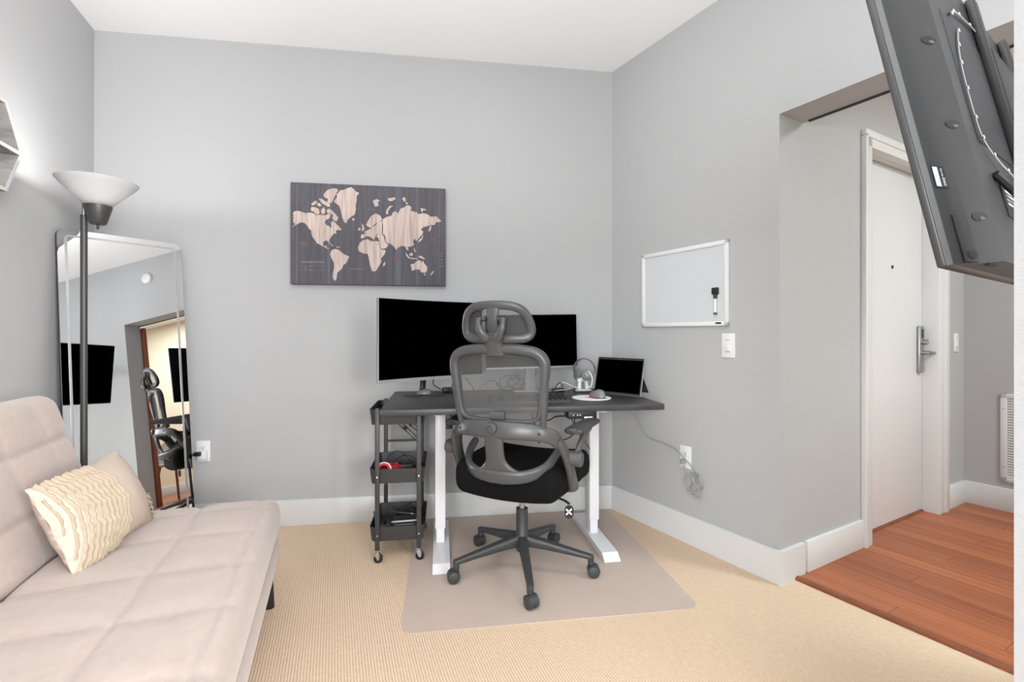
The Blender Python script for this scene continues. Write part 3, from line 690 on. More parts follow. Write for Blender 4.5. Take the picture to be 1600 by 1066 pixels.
for x in (-0.305, -0.108):
    for y, yc in ((CY0-0.006, CY0+0.01), (CY1+0.006, CY1-0.01)):
        p_ = MB().bb(x-0.011, x+0.011, y-0.006, y+0.006, 0.058, 0.742, bevel=0.003).build('post', M['cart'], ct)
        if y < 2.5:
            mb = MB()
            for z in (0.41, 0.13): mb.lathe([(0.0042, 0), (0.0042, 0.002), (0, 0.003)], 10, TR(x, y-0.006, z) @ RX(90))
            mb.build('screw', M['chrome'], p_)
        zb = 0.0 if x < -0.2 else 0.003
        cs = MB().lathe([(0.009, zb+0.042), (0.009, 0.06)], 12, TR(x, y, 0)).prism([(-0.014, zb+0.046), (0.012, zb+0.046), (0.010, zb+0.018), (0.002, zb+0.014)], -0.0125, -0.0105, TR(x, y, 0) @ RX(90)).prism([(-0.014, zb+0.046), (0.012, zb+0.046), (0.010, zb+0.018), (0.002, zb+0.014)], 0.0105, 0.0125, TR(x, y, 0) @ RX(90)).build('caster', M['chrome'], ct)
        MB().lathe([(0.015, -0.009), (0.021, -0.007), (0.021, 0.007), (0.015, 0.009)], 20, TR(x+0.005, y, zb+0.0212) @ RX(90)).build('wheel', M['nearblack'], cs)
def slotted(x0, z0, x1, z1, y):
    d = Vector((x1-x0, 0, z1-z0)); L = d.length; a = math.degrees(math.atan2(d.z, d.x))
    T = TR(x0, y, z0) @ RY(-a)
    MB().bb(0, L, -0.002, 0.002, 0.005, 0.011, T=T).bb(0, L, -0.002, 0.002, -0.011, -0.005, T=T).bb(0, 0.02, -0.002, 0.002, -0.011, 0.011, T=T).bb(L*0.45, L*0.55, -0.002, 0.002, -0.011, 0.011, T=T).bb(L-0.02, L, -0.002, 0.002, -0.011, 0.011, T=T).build('folding_brace', M['cart'], ct)
slotted(-0.285, 0.655, -0.115, 0.49, 2.772)
slotted(-0.20, 0.655, -0.115, 0.585, 2.63)
MB().bb(-0.30, -0.11, 2.762, 2.768, 0.50, 0.512).build('back_rail', M['cart'], ct)

# things on the cart
Z2, Z3 = 0.3795, 0.1005
t = thing('tape_roll', 'red and white tape roll in the middle tray of the cart', 'tape', T=TR(-0.285, 2.475, Z2+0.041) @ RX(62) @ RY(12))
MB().lathe([(0.022, -0.024), (0.036, -0.024), (0.036, 0.024), (0.022, 0.024), (0.022, -0.024)], 28, cap=False).build('tape', M['red'], t)
MB().lathe([(0.032, 0.0243), (0.0365, 0.0243), (0.0365, 0.027), (0.032, 0.027), (0.032, 0.0243)], 28, cap=False).build('core_rim', M['label'], t)
t = thing('tape_roll', 'red roll lying behind the red and white tape roll', 'tape', T=TR(-0.245, 2.555, Z2+0.02))
MB().lathe([(0.018, -0.02), (0.042, -0.02), (0.042, 0.03), (0.018, 0.03), (0.018, -0.02)], 28, cap=False).build('tape', M['red'], t)
def adapter(label, x, y, z, s, rz, mm='nearblack', cord=None):
    t = thing('power_adapter', label, 'adapter', T=TR(x, y, z) @ RZ(rz))
    MB().box((0, 0, s[2]/2), s, bevel=min(s)*0.18).build('body', M[mm], t)
    if cord: MB().tube(spline(cord, 6), 0.0022, 6).build('cord', M['cableblack'], t)
    return t
adapter('black power adapter brick in the middle tray of the cart', -0.185, 2.57, Z2, (0.085, 0.05, 0.05), 12, cord=[(0.04, 0, 0.03), (0.06, 0.01, 0.06), (0.0, 0.03, 0.085), (-0.06, 0.0, 0.06), (-0.07, -0.03, 0.03)])
t = thing('card_box', 'small dark box with pale label, front of the middle tray', 'box', T=TR(-0.19, 2.475, Z2) @ RZ(5))
MB().box((0, 0, 0.017), (0.07, 0.05, 0.034), bevel=0.003).build('body', M['nearblack'], t); MB().box((0, -0.0255, 0.022), (0.03, 0.001, 0.008)).build('pale_label', M['label'], t)
t = thing('glue_tube', 'small clear tube at the right end of the middle tray', 'tube', T=TR(-0.103, 2.50, Z2) )
MB().lathe([(0.011, 0), (0.011, 0.03), (0.006, 0.036), (0.006, 0.048), (0, 0.049)], 14).build('body', M['clearish'], t)
tag(MB().tube(spline([(-0.285, 2.60, Z2+0.01), (-0.285, 2.60, Z2+0.06), (-0.24, 2.63, Z2+0.10), (-0.185, 2.64, Z2+0.07), (-0.16, 2.65, Z2+0.01)], 8), 0.002, 6).build('thin_wire', M['cableblack']), 'thin dark wire arching above the red roll', 'wire')
adapter('black adapter with its cord at the back of the bottom tray', -0.19, 2.66, Z3, (0.10, 0.06, 0.055), -10, cord=[(0.05, 0, 0.03), (0.09, -0.02, 0.08), (0.05, -0.03, 0.10), (-0.01, -0.04, 0.07), (-0.06, -0.02, 0.08)])
adapter('grey charger brick leaning at the front left of the bottom tray', -0.275, 2.47, Z3, (0.05, 0.07, 0.045), 30, 'bezel')
t = thing('notebook', 'small blue notebook standing in the left of the bottom tray', 'notebook', T=TR(-0.312, 2.52, Z3+0.004) @ RZ(12) @ RY(-14))
MB().box((0, 0, 0.045), (0.008, 0.10, 0.088), bevel=0.001).build('cover', M['blue'], t); MB().box((0.0, 0.001, 0.0455), (0.005, 0.1005, 0.0845)).build('pages', M['label'], t)
t = thing('pen', 'silver pen lying across the front of the bottom tray', 'pen', T=TR(-0.175, 2.45, 0.1735) @ RZ(4) @ RY(90))
MB().lathe([(0.001, -0.07), (0.006, -0.06), (0.006, 0.05), (0.0045, 0.065), (0, 0.066)], 12).build('barrel', M['silver'], t); MB().box((0.0068, 0, 0.035), (0.0015, 0.004, 0.04)).build('clip', M['chrome'], t)
t = thing('pen', 'dark stylus lying behind the silver pen in the bottom tray', 'pen', T=TR(-0.20, 2.53, 0.187) @ RZ(-8) @ RY(96))
MB().lathe([(0.001, -0.075), (0.005, -0.06), (0.005, 0.07), (0, 0.072)], 12).build('barrel', M['bezel'], t); MB().lathe([(0.0055, 0.05), (0.0055, 0.055)], 12).build('ring', M['silver'], t)
adapter('flat black drive box under the pens in the bottom tray', -0.175, 2.50, Z3, (0.13, 0.12, 0.066), 3)
for k, (lb, pts) in enumerate((('coiled black cable on top of the bottom tray', [(-0.13, 2.60, 0.13), (-0.11, 2.65, 0.17), (-0.15, 2.68, 0.185), (-0.19, 2.64, 0.175), (-0.14, 2.60, 0.165), (-0.11, 2.66, 0.16), (-0.15, 2.70, 0.15)]),
                              ('black cable looped over the front left of bottom tray', [(-0.29, 2.56, 0.12), (-0.27, 2.50, 0.165), (-0.245, 2.44, 0.15), (-0.235, 2.43, 0.12), (-0.22, 2.46, 0.11)]))):
    tag(MB().tube(spline(pts, 7), 0.004, 7).build('coiled_cable', M['cableblack']), lb, 'cable')
# ------------------------------------------------------------------ office chair
CHR = -31
oc = thing('office_chair', 'grey mesh back office chair with headrest, facing the desk', 'chair', (0.373, 2.232, MZ), R(CHR))
G = M['chairgrey']
# five star base
MB().lathe([(0.026, 0.088), (0.032, 0.10), (0.036, 0.125), (0.036, 0.158), (0.028, 0.172), (0.0275, 0.285), (0.0, 0.286)], 24).build('hub', M['chairdark'], oc)
MB().lathe([(0.013, 0.28), (0.013, 0.325), (0.0175, 0.326), (0.0175, 0.345), (0.013, 0.346), (0.013, 0.385)], 18).build('gas_column', M['silver'], oc)
for k in range(5):
    a = -93.6+72*k-CHR
    T = RZ(a)
    lg = MB().sweep([T @ Vector(p) for p in ((0.02, 0, 0.138), (0.12, 0, 0.124), (0.22, 0, 0.107), (0.312, 0, 0.091), (0.326, 0, 0.089))], [0.046, 0.042, 0.036, 0.031, 0.030], [0.056, 0.042, 0.030, 0.022, 0.020], T @ Vector((0.15, 0, 1)), seg=14, pw=3.6).lathe([(0.0145, 0.058), (0.0145, 0.092)], 12, TR(*(T @ Vector((0.318, 0, 0))))).build('leg', M['chairdark'], oc)
    ca = TR(*(T @ Vector((0.322, 0, 0)))) @ RZ([-35, 20, 70, 150, 215][k])
    mb = MB().lathe([(0.006, 0.050), (0.006, 0.068)], 10, ca)
    for s in (1, -1):
        mb.lathe([(0.010, 0), (0.0255, 0.0005), (0.0275, 0.005), (0.0275, 0.015), (0.0245, 0.022), (0.014, 0.0255), (0.0, 0.026)], 22, ca @ TR(0.008, s*0.0012, 0.0276) @ RX(-90*s))
    hp_ = [Vector((0.008+0.0285*math.cos(R(d)), 0, 0.0285+0.0285*math.sin(R(d)))) for d in range(0, 181, 15)]
    mb.loops([[ca @ (p+Vector((0, yy, 0))*1.0 if rr == 0 else Vector((0.008, yy, 0.0285))+(p-Vector((0.008, 0, 0.0285)))*0.9) for yy, rr in ((-0.021, 0), (0.021, 0), (0.021, 1), (-0.021, 1))] for p in hp_])
    mb.build('caster', M['chairdark'], lg)
# seat
qs = quilt(0.53, 0.51, 0.138, 0.05, 36, 34)
for v in qs.bm.verts:
    x, y = v.co.x-0.265, v.co.y-0.255
    v.co = Vector((x*(1-0.10*max(0, -y/0.25)), y+0.02, v.co.z+0.378+0.30*x*x-0.9*max(0, y-0.12)**2))
qs.build('seat', M['seatblack'], oc, ang=80)
MB().sweep([(0, -0.20, 0.402), (0, -0.05, 0.392), (0, 0.18, 0.40)], [0.30, 0.34, 0.30], [0.02, 0.03, 0.02], (0, 0, 1), seg=20).box((0, -0.02, 0.383), (0.14, 0.2, 0.02), bevel=0.008).build('seat_pan', M['nearblack'], oc)
tl = MB().tube([(0.10, -0.03, 0.385), (0.235, -0.10, 0.382), (0.262, -0.12, 0.378)], 0.005, 8).build('tilt_lever', M['nearblack'], oc)
tg = MB().prism(rrect(-0.019, 0.019, -0.055, 0.0, 0.017), -0.002, 0.002, TR(0.262, -0.122, 0.372) @ RZ(31) @ RX(90)).build('hang_tag', M['nearblack'], oc)
mb = MB()
for a in (45, -45): mb.box((0, 0, 0), (0.034, 0.006, 0.001), T=TR(0.262, -0.1245, 0.345) @ RZ(31) @ RX(90) @ RZ(a))
mb.build('cross_mark', M['label'], tg)
# back frame
def by(x, z): return -0.262-(z-0.71)*0.10+0.42*x*x
def half(L): return L+[(-x, z) for x, z in reversed(L) if abs(x) > 1e-6]
fr2 = half([(0, 0.737), (0.10, 0.738), (0.155, 0.745), (0.180, 0.778), (0.194, 0.87), (0.204, 0.955), (0.196, 0.997), (0.163, 1.022), (0.09, 1.034), (0, 1.037)])
def clos(L, n=5): return spline([(x, by(x, z), z) for x, z in L], n, True)
fp = clos(fr2)
wd = [0.016+0.028*max(0, min(1, (p.z-0.74)/0.2)) for p in fp]
dp = [0.026+0.020*max(0, min(1, (p.z-0.74)/0.2)) for p in fp]
MB().sweep(fp, wd, dp, (0, 1, 0.1), closed=True, seg=14).sweep(spline([(0.201, by(0.2, 0.95), 0.95), (0.197, by(0.197, 0.87), 0.87), (0.192, by(0.192, 0.78), 0.78), (0.187, by(0.187, 0.725)+0.010, 0.722)], 4), [0.040, 0.040, 0.040, 0.039, 0.038, 0.037, 0.036, 0.034, 0.032, 0.030, 0.028, 0.027, 0.026], 0.034, (0, 1, 0.1), seg=14).sweep(spline([(-0.201, by(0.2, 0.95), 0.95), (-0.197, by(0.197, 0.87), 0.87), (-0.192, by(0.192, 0.78), 0.78), (-0.187, by(0.187, 0.725)+0.010, 0.722)], 4), [0.040, 0.040, 0.040, 0.039, 0.038, 0.037, 0.036, 0.034, 0.032, 0.030, 0.028, 0.027, 0.026], 0.034, (0, 1, 0.1), seg=14).build('back_frame', G, oc, ang=60)
def fill(path, name, m, parent, yo=0.0):
    # mesh panel inside a closed loop: rings shrinking to the centre, following the back's curve
    mb = MB(); c = Vector((0, 0, sum(p.z for p in path)/len(path)))
    rings = []
    for k in range(6):
        f = 1-k/6
        rings.append([mb.bm.verts.new((p.x*f, by(p.x*f, c.z+(p.z-c.z)*f)+yo, c.z+(p.z-c.z)*f)) for p in path])
    for a, b in zip(rings, rings[1:]):
        for i in range(len(a)): mb.bm.faces.new((a[i], a[(i+1) % len(a)], b[(i+1) % len(a)], b[i]))
    mb.bm.faces.new(rings[-1])
    return mb.build(name, m, parent, ang=80)
fill(fp, 'back_mesh', M['mesh'], oc, 0.004)
# shoulder bar behind the back, arms running down to the seat
bar = spline([(-0.236, -0.185, 0.640), (-0.222, -0.215, 0.672), (-0.17, -0.258, 0.695), (-0.08, -0.290, 0.703), (0, -0.297, 0.704), (0.08, -0.290, 0.703), (0.17, -0.258, 0.695), (0.222, -0.215, 0.672), (0.236, -0.185, 0.640)], 5)
bw = [0.052+0.022*math.sin(PI*i/(len(bar)-1)) for i in range(len(bar))]
cbar = MB().sweep(bar, [0.026]*len(bar), bw, (0, 0.15, 1), seg=14).build('shoulder_bar', G, oc, ang=60)
MB().lathe([(0.024, 0), (0.025, 0.006), (0.022, 0.016), (0.014, 0.018), (0.013, 0.014), (0, 0.014)], 26, TR(-0.01, -0.308, 0.712) @ RX(90)).build('lumbar_knob', G, cbar)
mb = MB()
for s in (1, -1):
    for z in (0.662, 0.694): mb.lathe([(0.0062, 0), (0.0062, 0.003), (0, 0.003)], 12, TR(s*0.178, -0.2665, z) @ RZ(26*s) @ RX(90))
mb.build('bolt_hole', M['slot'], cbar)
MB().sweep([(-0.032, -0.276, 0.757), (0.032, -0.276, 0.757)], 0.018, 0.036, (0, 0, 1), seg=14).build('lumbar_pad', G, oc)
for s in (1, -1):
    a_ = MB().sweep(spline([(s*0.232, -0.195, 0.665), (s*0.252, -0.170, 0.615), (s*0.264, -0.130, 0.545), (s*0.264, -0.085, 0.475), (s*0.250, -0.03, 0.418), (s*0.20, 0.02, 0.398)], 5), 0.034, 0.060, (0, -1, 0.35), seg=14).build('arm_support', G, oc, ang=60)
    MB().lathe([(0.028, -0.034), (0.033, -0.028), (0.033, 0.028), (0.028, 0.034)], 24, TR(s*0.288, -0.135, 0.575) @ RY(90)).build('arm_pivot', G, a_)
    pp = MB().sweep(spline([(s*0.296, -0.135, 0.585), (s*0.302, -0.085, 0.63), (s*0.308, -0.01, 0.668), (s*0.312, 0.04, 0.682)], 5), 0.022, [0.040]*15+[0.030], (0, -0.6, 1), seg=12).build('armrest_post', G, oc, ang=60)
    MB().sweep(spline([(s*0.285, -0.155, 0.690), (s*0.286, -0.14, 0.691), (s*0.296, -0.05, 0.695), (s*0.312, 0.06, 0.700), (s*0.318, 0.10, 0.697), (s*0.319, 0.112, 0.695)], 4), [0.03, 0.05, 0.066, 0.076, 0.082, 0.084, 0.085, 0.085, 0.084, 0.082, 0.08, 0.078, 0.074, 0.07, 0.066, 0.06, 0.055, 0.05, 0.045, 0.04, 0.03], 0.026, (0, 0, 1), seg=14).build('armrest_pad', M['chairdark'], pp, ang=60)
# spine and lower cradle
MB().sweep(spline([(-0.008, -0.296, 0.69), (-0.008, -0.292, 0.63), (-0.006, -0.280, 0.57), (-0.004, -0.262, 0.52), (0, -0.20, 0.46), (0, -0.12, 0.405), (0, -0.05, 0.392)], 5), [0.085 if i < 8 else 0.085+0.13*min(1, (i-8)/7)**2 if i < 16 else 0.215-0.09*min(1, (i-16)/6) for i in range(31)], 0.028, (0, -1, 0.2), seg=14).build('spine', G, oc, ang=60)
cr = spline([(-0.205, -0.07, 0.600), (-0.200, -0.13, 0.572), (-0.178, -0.195, 0.535), (-0.12, -0.250, 0.512), (-0.05, -0.272, 0.505), (0, -0.275, 0.504), (0.05, -0.272, 0.505), (0.12, -0.250, 0.512), (0.178, -0.195, 0.535), (0.200, -0.13, 0.572), (0.205, -0.07, 0.600)], 5)
MB().sweep(cr, [0.03]*len(cr), [0.030+0.030*math.sin(PI*i/(len(cr)-1)) for i in range(len(cr))], (0, -0.25, 1), seg=14).build('lower_cradle', G, oc, ang=60)
# headrest
def hy(x, z): return -0.315-(z-1.14)*0.22+1.7*x*x
hd = half([(0, 1.076), (0.07, 1.075), (0.122, 1.079), (0.146, 1.10), (0.145, 1.14), (0.125, 1.185), (0.09, 1.206), (0.04, 1.213), (0, 1.214)])
hp = spline([(x, hy(x, z), z) for x, z in hd], 5, True)
MB().sweep(hp, 0.036, 0.026, (0, 1, 0.2), closed=True, seg=14).build('headrest_frame', G, oc, ang=60)
mb = MB(); rings = []
for k in range(5):
    f = 1-k/5
    rings.append([mb.bm.verts.new((p.x*f, hy(p.x*f, 1.14+(p.z-1.14)*f)+0.012, 1.14+(p.z-1.14)*f)) for p in hp])
for a, b in zip(rings, rings[1:]):
    for i in range(len(a)): mb.bm.faces.new((a[i], a[(i+1) % len(a)], b[(i+1) % len(a)], b[i]))
mb.bm.faces.new(rings[-1]); mb.build('headrest_mesh', M['mesh'], oc, ang=80)
MB().sweep(spline([(0, hy(0, 1.205)-0.004, 1.207), (0, hy(0, 1.15)-0.012, 1.15), (0, hy(0, 1.10)-0.006, 1.10), (0, hy(0, 1.08), 1.083)], 4), [0.062]*3+[0.05]*10, 0.016, (0, -1, 0), seg=12).build('headrest_post', G, oc, ang=60)
yb = MB().sweep(spline([(0, by(0, 1.02)-0.004, 1.012), (0, by(0, 1.04)-0.012, 1.045), (0, -0.318, 1.075), (0, -0.332, 1.092)], 5), [0.092]*4+[0.078]*8+[0.072]*4, 0.034, (0, -1, 0.1), seg=14).build('headrest_bracket', G, oc, ang=60)
for s in (1, -1):
    MB().sweep(spline([(s*0.022, -0.330, 1.072), (s*0.040, -0.345, 1.098), (s*0.053, -0.347, 1.130), (s*0.055, -0.340, 1.160)], 5), [0.040]*5+[0.032]*5+[0.024]*6, 0.022, (0, -1, 0), seg=12).build('bracket_arm', G, yb, ang=60)
    MB().tube([(s*0.025, -0.332, 1.157), (s*0.055, -0.334, 1.157)], 0.010, 12).build('hinge_pin', M['chairdark'], yb)

# ------------------------------------------------------------------ monitors
def screen_strip(name, x0, x1, z0, z1, sag, y0, m, parent, thick=0.004, n=16):
    mb = MB()
    def yy(x): return y0+sag*(1-((x-(x0+x1)/2)/((x1-x0)/2))**2)
    rings = []
    for i in range(n+1):
        x = x0+(x1-x0)*i/n; y = yy(x) if sag else y0
        rings.append([(x, y, z0), (x, y+thick, z0), (x, y+thick, z1), (x, y, z1)])
    return mb.loops(rings).build(name, m, parent)
pL, pR = Vector((-0.293, 2.335, 0)), Vector((0.222, 2.655, 0))
ang = math.degrees(math.atan2(pR.y-pL.y, pR.x-pL.x)); mwid = (pR-pL).length
mid = (pL+pR)/2
m1 = thing('curved_monitor', 'large curved black monitor on a round stand, left on the desk', 'monitor', T=TR(mid.x, mid.y, DZ) @ RZ(ang))
hw = mwid/2; B0, B1 = 0.095, 0.500
screen_strip('bezel', -hw, hw, B0, B1, 0.032, 0.0015, M['backblack'], m1, 0.012)
screen_strip('chin', -hw, hw, B0, B0+0.016, 0.032, 0.0002, M['silver'], m1, 0.0035)
screen_strip('edge_trim', -hw-0.0012, -hw+0.004, B0, B1, 0, 0.0005, M['silver'], m1, 0.005, 1)
screen_strip('screen', -hw+0.005, hw-0.005, B0+0.017, B1-0.004, 0.0314, -0.0006, M['black'], m1, 0.002)
screen_strip('back_shell', -hw*0.82, hw*0.82, B0+0.05, B1-0.05, 0.020, 0.018, M['backblack'], m1, 0.028)
bxy = Vector((-0.088, 2.665, 0))-mid; bl = Matrix.Rotation(-R(ang), 3, 'Z') @ bxy
MB().lathe([(0.112, 0.0), (0.112, 0.003), (0.108, 0.006), (0, 0.0065)], 48, TR(bl.x, bl.y, 0.0004)).build('round_base', M['bezel'], m1)
MB().sweep(spline([(bl.x-0.01, bl.y+0.012, 0.004), (bl.x-0.005, bl.y+0.008, 0.09), (bl.x*0.6, bl.y*0.75, 0.2), (0, 0.07, 0.30)], 5), 0.032, 0.024, (0.2, 1, 0), seg=14).build('stand_neck', M['nearblack'], m1)
m2 = thing('flat_monitor', 'smaller flat black monitor in the middle of the desk', 'monitor', T=TR(0.515, 2.735, DZ) @ RZ(2.0))
T2 = TR(0, 0, 0.285) @ RY(-1.0)
MB().box((0, 0.012, 0), (0.538, 0.022, 0.312), T=T2, bevel=0.003).build('bezel', M['bezel'], m2)
MB().box((0, -0.0006, -0.149), (0.538, 0.004, 0.0135), T=T2, bevel=0.001).build('chin', M['silver'], m2)
MB().box((0, -0.0005, 0.006), (0.530, 0.002, 0.294), T=T2).build('screen', M['black'], m2)
MB().box((0, 0.035, 0), (0.3, 0.03, 0.18), T=T2, bevel=0.01).build('back_shell', M['nearblack'], m2)
MB().bb(-0.03, 0.03, 0.045, 0.07, 0.004, 0.30, bevel=0.005).build('stand_neck', M['silver'], m2)
MB().bb(-0.11, 0.11, -0.03, 0.10, 0.0004, 0.007, bevel=0.002).build('stand_foot', M['silver'], m2)

# ------------------------------------------------------------------ tablet
tbA, tbB = Vector((0.856, 2.655, DZ)), Vector((1.030, 2.41, DZ))
ta = math.degrees(math.atan2(tbB.y-tbA.y, tbB.x-tbA.x)); tw = (tbB-tbA).length
tb = thing('tablet', 'black tablet propped on its kickstand at the desk right end', 'tablet', T=TR(*tbA) @ RZ(ta))
T3 = TR(0, 0, 0.001) @ RX(-13)
MB().bb(0, tw, 0, 0.009, 0, 0.205, T=T3, bevel=0.003).build('body', M['silver'], tb)
MB().bb(0.003, tw-0.003, -0.0008, 0.0006, 0.003, 0.202, T=T3).build('glass_bezel', M['bezel'], tb)
MB().bb(0.009, tw-0.009, -0.0014, 0.0, 0.012, 0.190, T=T3).build('screen', M['black'], tb)
MB().lathe([(0.0022, 0), (0.0022, 0.0012)], 10, T3 @ TR(tw/2, -0.0006, 0.196) @ RX(90)).build('camera_lens', M['steel'], tb)
MB().bb(0.01, tw-0.01, 0.0, 0.004, -0.112, 0.0, T=T3 @ TR(0, 0.010, 0.112) @ RX(45)).build('kickstand', M['bezel'], tb)

# ------------------------------------------------------------------ headset on its stand
hs = thing('headset_stand', 'pale headset stand on a dark base between monitor and tablet', 'stand', (0.800, 2.675, DZ), R(-8))
MB().box((0, 0, 0.005), (0.105, 0.085, 0.010), bevel=0.003).build('base', M['bezel'], hs)
MB().prism(rrect(-0.046, 0.046, -0.036, 0.036, 0.02), 0.010, 0.020).build('tray', M['greyplastic'], hs)
MB().sweep([(-0.022, 0, 0.018), (-0.020, 0, 0.05), (-0.018, 0, 0.072)], 0.024, 0.03, (0, 1, 0)).sweep([(0.022, 0, 0.018), (0.020, 0, 0.05), (0.018, 0, 0.072)], 0.024, 0.03, (0, 1, 0)).sweep([(-0.034, 0, 0.074), (0.034, 0, 0.074)], 0.03, 0.02, (0, 1, 0)).build('cradle', M['clearish'], hs)
hh = thing('headset', 'grey wired headset with round ear cups hanging on its stand', 'headset', (0.800, 2.675, DZ), R(-52))
arc = [(0.005+0.074*math.cos(R(a)), 0.004, 0.118+0.072*math.sin(R(a))) for a in range(-8, 189, 12)]
MB().sweep(arc, 0.007, 0.018, (0, 1, 0), seg=10).build('headband', M['mouse'], hh)
for x, s in ((-0.058, -1), (0.062, 1)):
    e_ = MB().lathe([(0.022, -0.012), (0.031, -0.010), (0.033, 0.0), (0.031, 0.008), (0.022, 0.012)], 26, TR(x*0.55, -0.012, 0.098) @ RX(90) @ RY(25*s)).build('ear_cup', M['mouse'], hh)
    MB().lathe([(0.013, 0), (0.013, 0.003), (0.009, 0.004), (0.009, 0.002), (0, 0.002)], 20, TR(x*0.55-0.005*s, -0.024, 0.098) @ RX(90) @ RY(25*s)).build('ring', M['silver'], e_)
MB().tube(spline([(0.035, -0.012, 0.12), (0.062, -0.02, 0.115), (0.078, -0.022, 0.075), (0.068, -0.024, 0.035), (0.045, -0.026, 0.04)], 6), 0.0035, 8).build('mic_boom', M['cablewhite'], hh)

# ------------------------------------------------------------------ desk small things
mp = thing('mouse_pad', 'round white mouse pad with a pink blush print', 'mouse pad', (0.765, 2.41, DZ+0.0004))
MB().lathe([(0.100, 0), (0.100, 0.003), (0, 0.003)], 48).build('pad', M['mousepad'], mp)
MB().prism([(0.032*math.cos(a)*(1+0.2*math.sin(3*a)), 0.05*math.sin(a)) for a in [2*PI*k/24 for k in range(24)]], 0.003, 0.0034, TR(0.005, -0.02, 0)).build('pink_print', M['pink'], mp)
def mouse(label, x, y, z, rz, s, mm, cat='mouse'):
    o = thing('computer_mouse', label, cat, T=TR(x, y, z) @ RZ(rz))
    def f(u, v):
        a = 2*PI*u; q = v*PI/2
        return Vector((s*0.032*math.cos(a)*math.cos(q)**0.5, s*0.055*math.sin(a)*math.cos(q)**0.5, s*(0.004+0.034*math.sin(q)*(1-0.18*math.sin(a)))))
    mb = MB().surf(f, 28, 8, wu=True)
    bmesh.ops.remove_doubles(mb.bm, verts=mb.bm.verts, dist=1e-5)
    mb.build('shell', M[mm], o, ang=80)
    MB().prism([(s*0.030*math.cos(2*PI*k/20), s*0.052*math.sin(2*PI*k/20)) for k in range(20)], 0, s*0.005).build('sole', M['nearblack'], o)
    MB().lathe([(s*0.008, -s*0.003), (s*0.008, s*0.003)], 16, TR(0, s*0.028, s*0.030) @ RY(90)).build('scroll_wheel', M['nearblack'], o)
mouse('grey computer mouse on the round white mouse pad', 0.792, 2.395, DZ+0.0037, 20, 1.0, 'mouse')
mouse('small black and silver mouse on the round monitor base', -0.092, 2.625, DZ+0.0072, 80, 0.72, 'mouse')
kb = thing('keyboard', 'dark grey keyboard on the desk behind the office chair', 'keyboard', T=TR(0.425, 2.345, DZ+0.0004) @ RZ(0.5))
MB().prism([(-0.075, 0), (0.075, 0), (0.075, 0.020), (-0.075, 0.011)], -0.195, 0.195, Matrix(((0, 0, 1, 0), (1, 0, 0, 0), (0, 1, 0, 0), (0, 0, 0, 1)))).build('body', M['bezel'], kb, smooth=False)
keys = None
for r_ in range(5):
    for c_ in range(16):
        x = -0.180+0.0240*c_; y = -0.056+0.0275*r_
        if r_ == 0 and 4 <= c_ <= 8:
            if c_ != 6: continue
        wide = 0.0235*5-0.003 if (r_ == 0 and c_ == 6) else 0.0205
        if r_ == 0 and c_ == 6:
            k_ = MB().box((0, 0, 0.003), (wide, 0.022, 0.006), bevel=0.001, seg=1).build('key', M['nearblack'], kb)
        elif keys is None:
            keys = MB().box((0, 0, 0.003), (wide, 0.022, 0.006), bevel=0.001, seg=1).build('key', M['nearblack'], kb); k_ = keys
        else:
            k_ = keys.copy(); COL.objects.link(k_)
        k_.location = (x, y, 0.0155+(y)*0.06-0.0008)
adapter('small black dock on the desk behind the round monitor base', 0.035, 2.775, DZ, (0.055, 0.04, 0.026), 10)
adapter('small black hub near the keyboard right corner', 0.66, 2.70, DZ, (0.07, 0.04, 0.02), -15)
def cable(label, pts, r=0.0026, mm='cableblack', n=8, name='cable', seg=7):
    return tag(MB().tube(spline(pts, n), r, seg).build(name, M[mm]), label, 'cable')
dz = DZ+0.004
cable('dark cable hanging from the curved monitor to the small dock', [(-0.02, 2.60, 0.90), (-0.045, 2.70, 0.83), (-0.01, 2.76, 0.792), (0.01, 2.775, dz+0.008)], name='monitor_cable')
cable('grey cable dropping in a V behind the curved monitor', [(0.12, 2.69, 0.92), (0.14, 2.74, 0.85), (0.175, 2.76, 0.80), (0.195, 2.77, dz), (0.215, 2.775, 0.79), (0.26, 2.79, 0.822), (0.30, 2.80, 0.830), (0.325, 2.80, 0.81)], mm='cablemid', name='monitor_cable')
cable('pair partner: thin grey cable straight down behind the curved monitor', [(0.075, 2.67, 0.92), (0.065, 2.72, 0.84), (0.055, 2.75, dz)], 0.003, 'cablemid', name='monitor_cable')['label'] = 'thin grey cable straight down behind the curved monitor'
loop = []
for k in range(34):
    a = k*0.62; rr = 0.042+0.006*math.sin(k*1.3)
    loop.append((0.405+0.028*math.sin(k*0.17)+rr*math.cos(a), 2.785+0.008*math.sin(k*0.7), 0.822+0.010*math.cos(k*0.3)+0.8*rr*math.sin(a)))
cable('grey coil of cable heaped behind the office chair back', loop, 0.003, 'cablemid', 4, 'coiled_cable')
cable('grey cable sagging from the flat monitor to the coil', [(0.545, 2.79, 0.93), (0.55, 2.80, 0.86), (0.52, 2.80, 0.822), (0.46, 2.79, 0.808), (0.42, 2.79, 0.81)], 0.0028, 'cablemid', name='monitor_cable')
cable('dark cable bundled low at the foot of the coil', [(0.32, 2.80, 0.815), (0.335, 2.775, 0.788), (0.38, 2.765, dz), (0.44, 2.77, 0.786), (0.475, 2.77, dz), (0.40, 2.755, dz)], 0.003, 'cableblack', name='cable')
cable('white cable running from the small hub to the headset', [(0.66, 2.72, dz+0.02), (0.70, 2.745, 0.818), (0.745, 2.75, 0.800), (0.775, 2.735, 0.79), (0.80, 2.72, 0.785)], 0.003, 'cablewhite')
cable('grey cable curving over the desk left of the headset', [(0.63, 2.69, dz), (0.67, 2.67, 0.782), (0.72, 2.66, 0.790), (0.755, 2.685, 0.806), (0.77, 2.72, 0.82)], 0.003, 'cablegrey')
